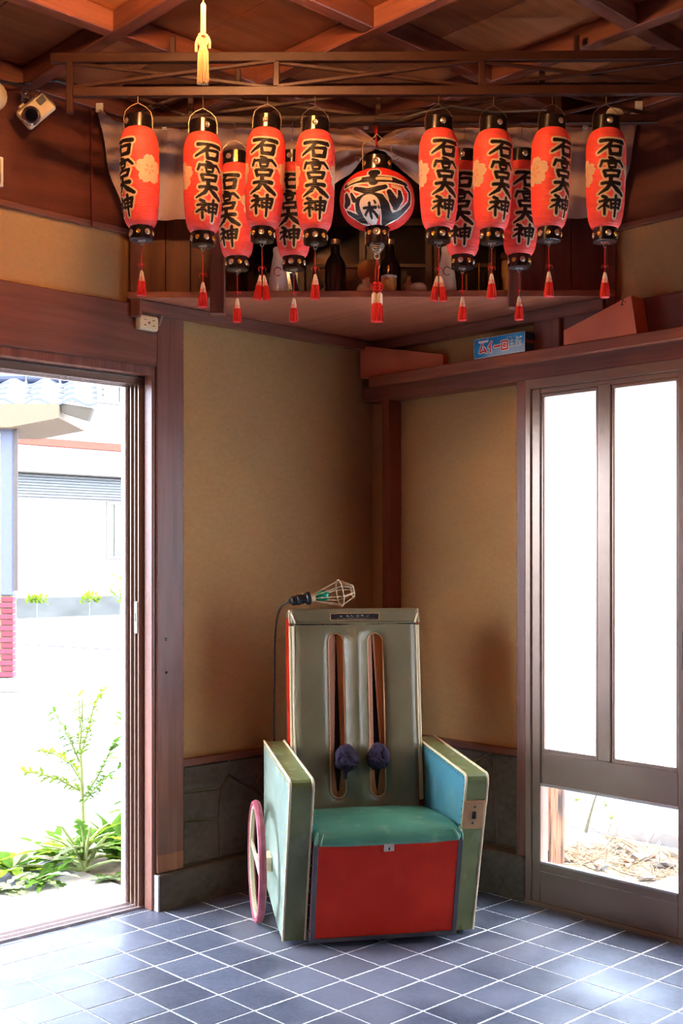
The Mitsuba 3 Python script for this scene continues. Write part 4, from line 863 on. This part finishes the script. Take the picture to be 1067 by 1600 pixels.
put(k + '__cord', tube(CubicSpline(tt, cpts)(np.linspace(0, tt[-1], 60)), .0032, 6), BLACK, 40, M=MCH)

# ------------------------------------------------------------------ fittings on the left wall and the lamp
k = thing('power_outlet', 'cream double power outlet on the lintel under the altar shelf end', 'outlet')
MO = mat((0, 1, 0), (0, 0, 1), (1, 0, 0), (.006, -1.05, 2.006))
put(k + '__plate', cbox(-.040, .040, -.024, .024, 0, .026, .005), mat_('cream_plastic', lin(222, 204, 164), .4), M=MO)
put(k + '__slot', cat(*[cbox(x - .0045, x + .0045, y - .0012, y + .0012, .0255, .0265, 0) for x in (-.016, .018) for y in (-.009, .009)]), BLACK, M=MO)
put(k + '__screw', moved(lathe([(0, 0), (.0042, 0), (.003, .0016), (0, .002)], 12), trimesh.transformations.translation_matrix((.001, 0, .0258))), STEEL, M=MO)
put(k + '__cable', tube([(.010, -1.012, 1.998), (.014, -.998, 2.008), (.016, -.992, 2.026), (.016, -.985, 2.042)], .004, 6), mat_('cable_grey', lin(140, 126, 112), .5))
k = thing('wall_camera', 'small silver compact camera fixed tilted on the upper left wall panel', 'camera')
Rk = trimesh.transformations.rotation_matrix
MCAM = trimesh.transformations.translation_matrix((.085, -1.500, 2.588)) @ mat(RIGHT, UP, -FWD, (0, 0, 0)) @ Rk(.30, (0, 1, 0)) @ Rk(.20, (1, 0, 0)) @ Rk(.76, (0, 0, 1)) @ np.diag([1.2, 1.2, 1.2, 1.0])
SILP = mat_('silver_plastic', lin(196, 178, 150), .35, .3)
put(k + '__body', cbox(-.046, .046, -.027, .027, -.011, .011, .005), SILP, M=MCAM)
put(k + '__lens_ring', lathe([(0, .011), (.0235, .011), (.0235, .016), (.020, .020), (.020, .028), (.016, .029), (.016, .024), (0, .024)], 32), CHROME, 30, M=MCAM @ trimesh.transformations.translation_matrix((-.020, -.003, 0)))
put(k + '__lens', lathe([(0, .029), (.013, .0285), (.0155, .026), (.0155, .0235), (0, .0235)], 28), mat_('lens_glass', lin(14, 14, 26), .05, spec=.9), 30, M=MCAM @ trimesh.transformations.translation_matrix((-.020, -.003, 0)))
put(k + '__flash', cbox(.014, .036, .001, .018, .0105, .0125, .001), mat_('flash_window', lin(96, 80, 60), .2), M=MCAM)
put(k + '__shutter', cbox(-.030, -.012, .027, .034, -.007, .007, .002), SILP, M=MCAM)
put(k + '__bracket', cat(tube([(.0, -1.50, 2.645), (.03, -1.51, 2.648), (.065, -1.505, 2.632)], .007, 8), ball((.035, -1.512, 2.650), .012, 2)), CHROME, 40)
k = thing('spot_lamp', 'round frosted spot lamp shade beside the camera at the left edge', 'lamp')
put(k + '__shade', ball((.07, -1.640, 2.60), .046, 3), mat_('frosted_shade', lin(206, 180, 140), .35), 50)
put(k + '__arm', tube([(.0, -1.57, 2.67), (.03, -1.60, 2.66), (.06, -1.63, 2.64)], .008, 8), CHROME, 40)
k = thing('framed_notice', 'pale framed notice on the wood panel at the left edge', 'sign')
put(k + '__frame', cat(cbox(-.008, .002, -1.70, -1.566, 2.358, 2.366, .001), cbox(-.008, .002, -1.70, -1.566, 2.441, 2.449, .001), cbox(-.008, .002, -1.574, -1.566, 2.358, 2.449, .001), cbox(-.008, .002, -1.70, -1.692, 2.358, 2.449, .001)), CREAM)
put(k + '__sheet', cbox(-.008, -.003, -1.69, -1.574, 2.366, 2.441, 0), mat_('notice_sheet', mikit.proc(lambda p, n, uv: MIX(lin(60, 44, 30), lin(222, 200, 150), SS(2.398, 2.402, p.z))), .5))
k = thing('ceiling_cable', 'black cable along the ceiling edge above the wall camera', 'cable')
put(k, tube([(.05, -1.30, 2.72), (.06, -1.42, 2.71), (.05, -1.55, 2.665), (.03, -1.66, 2.66)], .004, 6), BLACK, 40)

k = thing('ceiling_lamp', 'round ring lamp hung under the ceiling battens in front of the lanterns', 'lamp')
LC = EYE + FWD * 2.56 + RIGHT * ((320 - 533.5) / 1804.2 * 2.6); LC[2] = 2.625
ML_ = trimesh.transformations.translation_matrix(LC)
put(k + '__canopy', lathe([(0, .0), (.045, .0), (.05, .01), (.05, .12), (0, .12)], 24), WHITE, 30, M=ML_)
put(k + '__arm', cat(*[bar((.04 * math.cos(a), .04 * math.sin(a), .008), (.128 * math.cos(a), .128 * math.sin(a), .004), .012, .006) for a in (.6, .6 + 2 * PI / 3, .6 + 4 * PI / 3)]), WHITE, M=ML_)
ring = tube([(.125 * math.cos(a), .125 * math.sin(a), .0) for a in np.arange(40) / 40 * 2 * PI], .0145, 10, closed=True)
put(k + '__dish', lathe([(0, -.062), (.08, -.060), (.125, -.052), (.150, -.042), (.154, -.036), (.148, -.038), (.122, -.047), (.08, -.055), (0, -.057)], 48), WHITE, 30, M=ML_)
put(k + '__stem', lathe([(0, -.06), (.008, -.06), (.008, .01), (0, .01)], 12), WHITE, 30, M=ML_)
scene[k + '__tube'] = {**mikit.ply(moved(ring, ML_), WHITE, True), 'emitter': {'type': 'area', 'radiance': rgb(LAMP)}}
k = thing('pull_cord', 'cream braided pull cord with a knot and a long fringe tassel', 'cord')
pc = EYE + FWD * 2.86 + RIGHT * ((317.5 - 533.5) / 1804.2 * 2.86)
zz = lambda y: 1.2074 + (873.3 - y) * 2.86 / 1804.2
PP = lambda x, y, o=0.0: pc + RIGHT * ((x - 317.5) * 2.86 / 1804.2) - FWD * o + np.array([0, 0, zz(y) - pc[2]])
CORD = mat_('cream_cord', mikit.proc(lambda p, n, uv: MIX(lin(196, 164, 108), lin(236, 208, 152), N(p.x * 600, p.y * 600, p.z * 900))), .7, sheen=.4)
put(k, cat(tube([PP(317.5, 10), (PP(317.6, -20)), PP(320, -42)], .0012, 6), tube([PP(315.6, 8), PP(315.8, 30), PP(315.5, 52)], .0040, 8), tube([PP(319.6, 8), PP(319.4, 30), PP(319.3, 52)], .0040, 8), tube([PP(315.6, 8), PP(317.5, 4.5), PP(319.6, 8)], .0040, 8)), CORD, 50)
kn = [tube([PP(317.5 + 7.5 * math.cos(a) * (1 + .0 * q), 64 + 9.5 * math.sin(a) , .004 * q) for a in np.linspace(0, 2 * PI, 20)[:-1]], .0034, 7, closed=True) for q in (1,)]
kn += [tube([PP(312 + 11 * t_, 54 + 16 * abs(math.sin(PI * t_ + q)), .006 * math.cos(5 * t_)) for t_ in np.linspace(0, 1, 12)], .0033, 7) for q in (0, .8, 1.6)]
kn += [tube([PP(310, 58), PP(306.8, 68, .002), PP(306.8, 82, .004)], .0036, 7), tube([PP(325, 58), PP(328, 66, .002), PP(327.5, 76, .002)], .0034, 7)]
put(k + '__knot', cat(kn), CORD, 50)
fr = []
gg = np.random.default_rng(4)
for q in range(46):
    a = gg.uniform(0, 2 * PI); r = math.sqrt(gg.uniform(.2, 1)) * 8.4
    x, o_ = r * math.cos(a), r * math.sin(a) * 2.86 / 1804.2
    fr.append(tube([PP(317.8 + x * .55, 72, o_ * .5), PP(317.6 + x * .93, 84, o_ * .9), PP(317.4 + x, 110, o_), PP(317.2 + x * 1.08, 128 + gg.uniform(-3, 4), o_)], .0019, 5))
fk = put(k + '__fringe', cat(fr), CORD, 60); labels[fk] = {'kind': 'stuff', 'label': 'twisted cream fringe strands'}

# ------------------------------------------------------------------ outside: ground, road, buildings, plants
CONC = mat_('pale_concrete', mikit.proc(lambda p, n, uv: MIX(lin(146, 143, 138), lin(170, 166, 160), FB(p.x * 5, p.y * 5, 0, 3))), .95, spec=.1)
ASPH = mat_('asphalt', mikit.proc(lambda p, n, uv: MIX(lin(86, 86, 92), lin(108, 108, 114), .6 * N(p.x * 60, p.y * 60, 0) + .4 * FB(p.x * 1.5, p.y * 1.5, 0, 3))), .95, spec=.1)
SOIL = mat_('dry_soil', mikit.proc(lambda p, n, uv: MIX(lin(92, 78, 64), lin(126, 114, 98), FB(p.x * 30, p.y * 30, 0, 3))), 1.0, spec=.05)
structure('ground'); put('ground', cat(cbox(-60, -.15, -40, 60, -.5, -.065, 0), cbox(-.15, 60, .10, 60, -.5, -.065, 0)), ASPH)
structure('footpath'); put('footpath', cat(cbox(-.80, -.15, -6, -.80, -.2, -.055, .01), cbox(.88, 4.0, .10, .95, -.2, -.05, .01), cbox(-6.2, -4.9, -6, 3.4, -.2, -.06, .004)), CONC)
structure('garden_soil'); put('garden_soil', cat(cbox(-1.6, -.15, -.80, .12, -.2, -.056, .01), cbox(-.4, .88, .12, 1.25, -.2, -.052, .01)), SOIL)
structure('road_marking'); put('road_marking', cat(bar((-13.2, 4.9, -.064), (-9.0, 6.0, -.064), .10, .006, c=0)), mat_('dark_line', lin(30, 30, 33), .9))
structure('kerb'); put('kerb', bar((.0, 1.36, -.04), (4.0, 1.36, -.04), .12, .06), CONC)

WALLW = mat_('white_wall', lin(168, 166, 162), .9, spec=.1); OFFW = mat_('off_white', lin(104, 98, 88), .8); PEACH = mat_('peach_band', lin(118, 56, 38), .8)
GREYW = mat_('grey_shutter', lin(88, 88, 86), .7); FARG = mat_('far_glass', lin(44, 52, 48), .1, spec=.7); CEM = mat_('cement_wall', mikit.proc(lambda p, n, uv: MIX(lin(70, 70, 66), lin(94, 94, 90), FB(p.x * 1.5, p.y * 1.5, p.z * 3, 3))), .95)
k = thing('white_building', 'white two storey building across the road with a peach coloured band', 'building')
XF = -21.0
put(k + '__wall', cbox(XF - 6, XF, 4, 22, -.1, 6.6, .02), WALLW)
put(k + '__roof', cbox(XF - 6.4, XF + .5, 3.6, 22.4, 6.6, 6.9, .03), OFFW)
put(k + '__band', cbox(XF - .1, XF + .06, 4, 22, 3.84, 4.02, .01), PEACH)
put(k + '__eave', cbox(XF - .1, XF + .35, 4, 22, 3.18, 3.36, .02), OFFW)
for q in range(8): put(k + '__shutter_slat', cbox(XF, XF + .12, 4.4, 12.6, 2.64 + q * .066, 2.64 + q * .066 + .06, .008), GREYW)
for y0, y1, z0, z1 in ((9.5, 11.2, 4.95, 5.75), (11.36, 12.35, 4.98, 5.85), (14.0, 15.6, 4.95, 5.8), (11.92, 12.42, 1.2, 2.6), (16, 17.4, 1.2, 2.6)):
    w = put(k + '__window', cat(cbox(XF - .02, XF + .05, y0, y1, z0, z0 + .07, .005), cbox(XF - .02, XF + .05, y0, y1, z1 - .07, z1, .005), cbox(XF - .02, XF + .05, y0, y0 + .06, z0, z1, .005), cbox(XF - .02, XF + .05, y1 - .06, y1, z0, z1, .005), cbox(XF - .02, XF + .05, (y0 + y1) / 2 - .03, (y0 + y1) / 2 + .03, z0, z1, .005)), OFFW)
    put(w + '__pane', cbox(XF - .01, XF + .02, y0 + .06, y1 - .06, z0 + .07, z1 - .07, 0), FARG)
k = thing('low_wall', 'low weathered cement wall along the foot of the white building', 'wall')
put(k, cbox(-19.6, -19.35, 4, 22, -.1, .38, .02), CEM)

KAW = mat_('roof_tile', lin(56, 61, 76), .4); TAN = mat_('tan_fascia', lin(96, 80, 60), .8)
BRK = [mat_('pink_brick_a', lin(108, 38, 50), .8), mat_('pink_brick_b', lin(92, 30, 40), .8)]
GO = np.array([-5.90, 1.548, 0]); MG = mat(RIGHT, FWD, UP, GO)      # its corner that shows in the doorway
k = thing('tiled_gatehouse', 'small gatehouse with a grey tiled roof and a pink brick plinth', 'building')
put(k + '__wall', cbox(-1.6, 0, 0, .12, .89, 2.30, .01), WALLW, M=MG)
put(k + '__post', cbox(-.10, .012, -.015, .10, .89, 2.36, .01), mat_('blue_grey_post', lin(74, 78, 90), .7), M=MG)
put(k + '__pipe', tube([(.035, .0, 2.33), (.035, .0, .93)], .018, 8), mat_('brown_pipe', lin(60, 48, 40), .6), M=MG)
put(k + '__eave', cat(moved(ext(Polygon([(-1.7, 2.34), (.02, 2.33), (.44, 2.41), (.44, 2.53), (-1.7, 2.53)]), 1.0), mat((1, 0, 0), (0, 0, 1), (0, -1, 0), (0, .85, 0)))), TAN, M=MG)
put(k + '__gable_board', cat(moved(ext(Polygon([(.46, 2.46), (.68, 2.39), (.72, 2.50), (.44, 2.545)]), .08), mat((1, 0, 0), (0, 0, 1), (0, -1, 0), (0, -.02, 0)))), mat_('dark_tan', lin(58, 50, 38), .8), M=MG)
for r_ in range(4):
    for c_ in range(7):
        x = .62 - c_ * .30 - r_ * .06; y = -.12 + r_ * .26; z = 2.56 + r_ * .085
        arc = [(x - .15 + q * .03, z + (.028 * math.sin(q / 10 * 2 * PI)) ) for q in range(11)]
        poly = Polygon(arc + [(a, b - .022) for a, b in arc[::-1]])
        m = ext(poly, .29); m = moved(m, mat((1, 0, 0), (0, 0, 1), (0, -1, 0), (0, y + .29, 0))); m.vertices[:, 2] += (m.vertices[:, 1] - y) * .30
        put(k + '__roof_tile', m, KAW, M=MG)
for c_ in range(5): put(k + '__ridge_tile', moved(lathe([(0, 0), (.055, 0), (.06, .02), (.06, .30), (0, .30)], 14), mat((0, 1, 0), (0, 0, 1), (1, 0, 0), (.20 - c_ * .32, .95, 2.93))), KAW, M=MG)
put(k + '__plinth', cbox(-1.6, .005, .01, .12, .18, .89, .005), MORTAR, M=MG)
for r_ in range(14):
    for c_ in range(3):
        x1 = .012 - c_ * .22 - (.11 if r_ % 2 and c_ else 0); x0 = x1 - (.105 if r_ % 2 and c_ == 0 else .212)
        put(k + '__brick', cbox(x0, x1, -.012, .08, .185 + r_ * .05, .185 + r_ * .05 + .042, .004), BRK[(r_ + c_) % 2], M=MG)
for n_, (x0, x1, z0, z1) in enumerate(((-1.0, .10, .06, .18), (-1.0, .13, -.07, .06))): put(k + '__foot_stone', cbox(x0, x1, -.06 - .03 * n_, .3, z0, z1 - .006, .012), CONC, M=MG)

BARK = mat_('post_bark', mikit.proc(lambda p, n, uv: MIX(lin(40, 24, 18), lin(150, 98, 66), SS(.25, .62, FB(p.x * 60, p.y * 60, p.z * 5, 3)))), .85)
k = thing('wooden_post', 'weathered timber post standing outside the glass door', 'post')
put(k, cbox(.365, .475, .60, .71, -.06, 2.60, .008), BARK)
structure('eaves'); put('eaves', cat(cbox(-.15, 5, .14, .62, 2.60, 2.66, .005), cbox(-1.1, -.12, -5, .62, 2.60, 2.66, .005)), DARKP)

# plants: leaves as little cupped blades
LEAFA = {'type': 'principledthin', 'base_color': rgb(lin(70, 104, 30)), 'roughness': .5, 'diff_trans': .9}
scene['leaf_light'] = {'type': 'principledthin', 'base_color': rgb(lin(112, 136, 44)), 'roughness': .5, 'diff_trans': .9}
scene['leaf_mid'] = {'type': 'principledthin', 'base_color': rgb(lin(72, 104, 40)), 'roughness': .5, 'diff_trans': .7}
scene['leaf_pale'] = {'type': 'principledthin', 'base_color': rgb(lin(128, 142, 104)), 'roughness': .6, 'diff_trans': .6}
STEM = mat_('pale_stem', lin(140, 154, 96), .6)
def blade(L, W, lobes=0, curl=.3, n=10, spike=0.5):
    """a leaf along +x, z up, its edge cut into lobes"""
    ts = np.linspace(0, 1, n * 2 + 1); V, Fc = [], []
    for i, t_ in enumerate(ts):
        w = W * math.sin(PI * min(1, t_ * .92 + .06)) ** .8 * (1 - .25 * t_)
        if lobes: w *= (1 - spike) + spike * abs(math.sin(PI * lobes * t_))
        x = L * t_; z = -curl * L * t_ * t_ + .12 * L * t_
        V += [(x, -w, z + .18 * w), (x, 0, z), (x, w, z + .18 * w)]
    for i in range(len(ts) - 1):
        a = i * 3; Fc += [[a, a + 1, a + 4], [a, a + 4, a + 3], [a + 1, a + 2, a + 5], [a + 1, a + 5, a + 4]]
    return trimesh.Trimesh(np.array(V), np.array(Fc), process=False)
def lay(m, p, az, el, roll=0.0):
    return moved(m, trimesh.transformations.translation_matrix(p) @ Rk(az, (0, 0, 1)) @ Rk(-el, (0, 1, 0)) @ Rk(roll, (1, 0, 0)))
RAZ = math.atan2(RIGHT[1], RIGHT[0])
g = np.random.default_rng(21)
# tall thistle
k = thing('thistle', 'tall spiny thistle with branching stems growing outside the doorway', 'plant')
PB = np.array([-.80, -.80, -.056])
W2 = lambda x, z, o=0.0: PB + RIGHT * x + np.array([0, 0, z]) + FWD * o       # sideways and up from its foot
put(k + '__stem', tube([W2(.0, 0), W2(-.005, .2), W2(-.012, .42), W2(-.02, .52)], [.011, .010, .007, .005], 8), STEM, 40)
for pts_ in ([(-.02, .44, 0), (-.06, .53, .01), (-.125, .64, .02)], [(-.018, .46, 0), (.015, .56, -.02), (.045, .68, -.02), (.085, .74, -.03)], [(-.02, .50, 0), (-.022, .60, .02), (-.03, .70, .03)], [(-.02, .50, 0), (-.012, .60, .01), (-.008, .70, .0)], [(-.01, .36, 0), (-.06, .43, .02), (-.13, .47, .03), (-.18, .475, .04)], [(-.012, .32, 0), (-.10, .375, -.02), (-.18, .40, -.03), (-.235, .405, -.03)], [(.0, .30, 0), (.05, .38, .02), (.10, .48, .02), (.125, .52, .02)], [(0, .28, 0), (.05, .34, -.04), (.11, .40, -.05)]):
    P_ = [W2(*q) for q in pts_]
    br = put(k + '__branch', tube(P_, np.linspace(.005, .0022, len(P_)), 6), STEM, 40)
    L_ = []
    for i in range(len(P_) - 1):
        for f_ in np.linspace(.1, 1, 5):
            q = P_[i] * (1 - f_) + P_[i + 1] * f_
            for s_ in (-1, 1):
                dv = P_[i + 1] - P_[i]; az = math.atan2(dv[1], dv[0]) + s_ * g.uniform(.8, 1.4)
                L_.append(lay(blade(g.uniform(.038, .066), g.uniform(.010, .016), 3, .4, 6, .75), q, az, g.uniform(.0, .8)))
    put(br + '__leaf_spray', cat(L_), ('leaf_light', 'leaf_mid', 'leaf_mid')[int(g.integers(3))], False)
for q in range(15):
    az = RAZ + g.uniform(-.4, PI + .4) * (1 if q % 2 else -1); el = g.uniform(.2, .85); L_ = g.uniform(.16, .34)
    put(k + '__leaf', lay(blade(L_, g.uniform(.018, .034), 5, g.uniform(.3, .7), 14, .65), W2(0, .02 + .006 * q), az, el), ('leaf_pale', 'leaf_light', 'leaf_mid')[q % 3])
    d_ = np.array([math.cos(az) * math.cos(el), math.sin(az) * math.cos(el), math.sin(el)])
    put(k + '__leaf_rib', tube([W2(0, .02 + .006 * q), W2(0, .022 + .006 * q) + d_ * L_ * .35 , W2(0, .02 + .006 * q) + d_ * L_ * .6 - [0, 0, .02]], [.006, .0045, .002], 5), STEM)
for q, (dx, dz, w_) in enumerate(((-.26, .04, .009), (-.20, .09, .008), (-.10, .20, .009), (-.05, .22, .008), (.05, .20, .009), (.11, .14, .011), (.17, .06, .009), (-.14, .13, .008))):
    put(k + '__leaf_rib', tube([W2(0, .0), W2(dx * .4, dz * .62, (-.04, .03)[q % 2]), W2(dx * .75, dz * .95, (-.06, .05)[q % 2]), W2(dx, dz, (-.08, .07)[q % 2])], [w_, w_ * .8, w_ * .6, .002], 6), STEM, 40)
def rosette(label, name, c, n, l0, l1, w, mats, lobes=4, el=(.1, .9), spike=.5):
    k = thing(name, label, 'plant')
    for q in range(n):
        az = g.uniform(0, 2 * PI)
        put(k + '__leaf', lay(blade(g.uniform(l0, l1), g.uniform(w * .7, w * 1.3), lobes, g.uniform(.2, .6), 10, spike), np.array(c) + [g.uniform(-.03, .03), g.uniform(-.03, .03), .004 * q / 3], az, g.uniform(*el)), mats[int(g.integers(len(mats)))])
fl = lambda x, y, z=-.056: (lambda d: EYE + d * ((z - EYE[2]) / d[2]))(RIGHT * ((x - 533.5) / 1804.2) + FWD - UP * ((y - 873.3) / 1804.2))
MA_, MB_ = ['leaf_light', 'leaf_mid'], ['leaf_pale', 'leaf_mid', 'leaf_light']
rosette('broad leaved green weed right behind the thistle beside the door frame', 'broadleaf_weed', fl(183, 1345), 20, .14, .26, .04, ['leaf_mid'], 0, (.4, 1.4))
rosette('yellow green weed with lobed leaves left of the thistle', 'lobed_weed', fl(92, 1345), 20, .10, .19, .040, MA_, 3, (.1, 1.0))
rosette('pale spiny ground rosette below the yellow green weed', 'spiny_rosette', fl(62, 1382), 18, .10, .20, .030, ['leaf_pale', 'leaf_mid'], 5, (.02, .5), .6)
rosette('green lobed weed at the left edge of the doorway view', 'lobed_weed', fl(18, 1366), 20, .10, .20, .040, MB_, 3, (.05, .9))
rosette('small pale rosette at the foot of the door frame', 'spiny_rosette', fl(178, 1376), 12, .06, .13, .022, ['leaf_pale', 'leaf_mid'], 4, (.02, .6), .6)
rosette('low green seedling cluster between the thistle and the lobed weed', 'seedling_cluster', fl(112, 1330), 14, .08, .15, .03, ['leaf_mid'], 2, (.2, 1.1))
rosette('pale rosette sprawling over the left corner of the concrete', 'spiny_rosette', fl(8, 1395), 14, .10, .18, .028, ['leaf_pale'], 5, (.02, .4), .6)
k = thing('mugwort', 'tall leafy mugwort stalk half hidden by the door frame', 'plant')
b0 = np.array(fl(205, 1335)); top_ = b0 + np.array([0, 0, .62]) - RIGHT * .03
put(k + '__stem', tube([b0, (b0 + top_) / 2 - RIGHT * .01, top_], [.006, .005, .002], 6), STEM)
for q in range(34):
    f_ = g.uniform(.15, 1.0); put(k + '__leaf', lay(blade(g.uniform(.06, .12), g.uniform(.010, .02), 3, .5, 8, .6), b0 * (1 - f_) + top_ * f_, g.uniform(0, 2 * PI), g.uniform(-.2, .7)), MA_[q % 2])
for n_, (x, y) in enumerate(((58, 938), (140, 935), (188, 915))):
    k = thing('far_shrub', ('tiny shrub on the low cement wall, nearest the gatehouse', 'middle one of the tiny shrubs on the low cement wall', 'taller pale shrub by the wall under the narrow far window')[n_], 'shrub')
    d_ = RIGHT * ((x - 533.5) / 1804.2) + FWD - UP * ((y - 873.3) / 1804.2); c_ = EYE + d_ * ((-18.85 - EYE[0]) / d_[0]); c_[2] = -.06
    hh = (.10, .08, .5)[n_]
    put(k + '__leaf_mass', cat(*[lay(blade(g.uniform(.08, .2), .035, 0, .3, 3), c_ + np.array([g.uniform(-.12, .12), g.uniform(-.2, .2), g.uniform(.30, .40 + hh)]), g.uniform(0, 6.3), g.uniform(-.3, 1.2)) for _ in range(60)]), 'leaf_light')
    put(k + '__stem', tube([c_, c_ + [0, 0, hh + .3]], .004, 5), STEM)

# outside the glass door: a pine seedling and dry rubble
k = thing('pine_seedling', 'young pine seedling with needle tufts outside the lower door pane', 'plant')
b0 = np.array([.23, 1.21, -.05]); P_ = [b0, b0 + RIGHT * .018 + [0, 0, .07], b0 + RIGHT * .035 + [0, 0, .13], b0 + RIGHT * .05 + [0, 0, .175]]
put(k + '__stem', tube(P_, [.008, .0065, .005, .003], 7), mat_('grey_bark', lin(92, 84, 58), .8))
nd = []
for c_ in (P_[3], P_[2] - RIGHT * .075 + [0, 0, .015], P_[2] + RIGHT * .06 - [0, 0, .01], P_[1] + RIGHT * .10 - [0, 0, .01]):
    for _ in range(34):
        dv = g.normal(size=3); dv[2] = abs(dv[2]) * .8; dv /= np.linalg.norm(dv); nd.append(tube([c_, c_ + dv * g.uniform(.025, .05)], [.0013, .0005], 3))
put(k + '__needle_tuft', cat(nd), mat_('needles', lin(104, 124, 34), .6)); labels[k + '__needle_tuft'] = {'kind': 'stuff', 'label': 'tufts of yellow green pine needles'}
put(k + '__twig', cat(tube([P_[1], P_[2] - RIGHT * .075 + [0, 0, .015]], .002, 5), tube([P_[1], P_[2] + RIGHT * .06 - [0, 0, .01]], .002, 5), tube([P_[0] + [0, 0, .04], P_[1] + RIGHT * .10 - [0, 0, .01]], .002, 5)), STEM)
RUB = [mat_('rubble_a', lin(118, 108, 96), .95), mat_('rubble_b', lin(110, 84, 66), .95), mat_('rubble_c', lin(108, 102, 96), .95)]
for q in range(26):
    c_ = np.array([g.uniform(.46, .90), g.uniform(.70, 1.12), -.05]); r_ = g.uniform(.008, .022)
    k = thing('rubble_stone', 'small broken stone in the dry rubble outside the lower door pane', 'stone', 'rubble stones')
    put(k, trimesh.convex.convex_hull(c_ + g.normal(size=(14, 3)) * r_ * np.array([.7, .7, .45]) + [0, 0, r_ * .5]), RUB[q % 3])
st_ = []
for q in range(420):
    c_ = np.array([g.uniform(.35, .95), g.uniform(.68, 1.2), -.048]); dv = g.normal(size=3) * np.array([1, 1, .35]); dv /= np.linalg.norm(dv); dv[2] = abs(dv[2])
    st_.append(tube([c_, c_ + dv * g.uniform(.03, .09)], .0016, 3))
put('dry_straw', cat(st_), mat_('straw', lin(120, 106, 80), .9)); labels['dry_straw'] = {'kind': 'stuff', 'label': 'litter of dry straw and twigs outside the lower door pane', 'category': 'straw'}
lv = []
for q in range(70):
    c_ = np.array([g.uniform(.36, .56), g.uniform(.74, 1.0), -.045]); lv.append(lay(blade(g.uniform(.02, .045), .009, 0, .6, 3), c_, g.uniform(0, 6.3), g.uniform(-.1, .6)))
put('dead_leaves', cat(lv), mat_('dead_leaf', lin(130, 72, 40), .9)); labels['dead_leaves'] = {'kind': 'stuff', 'label': 'brown dead leaves around the pine seedling', 'category': 'leaves'}
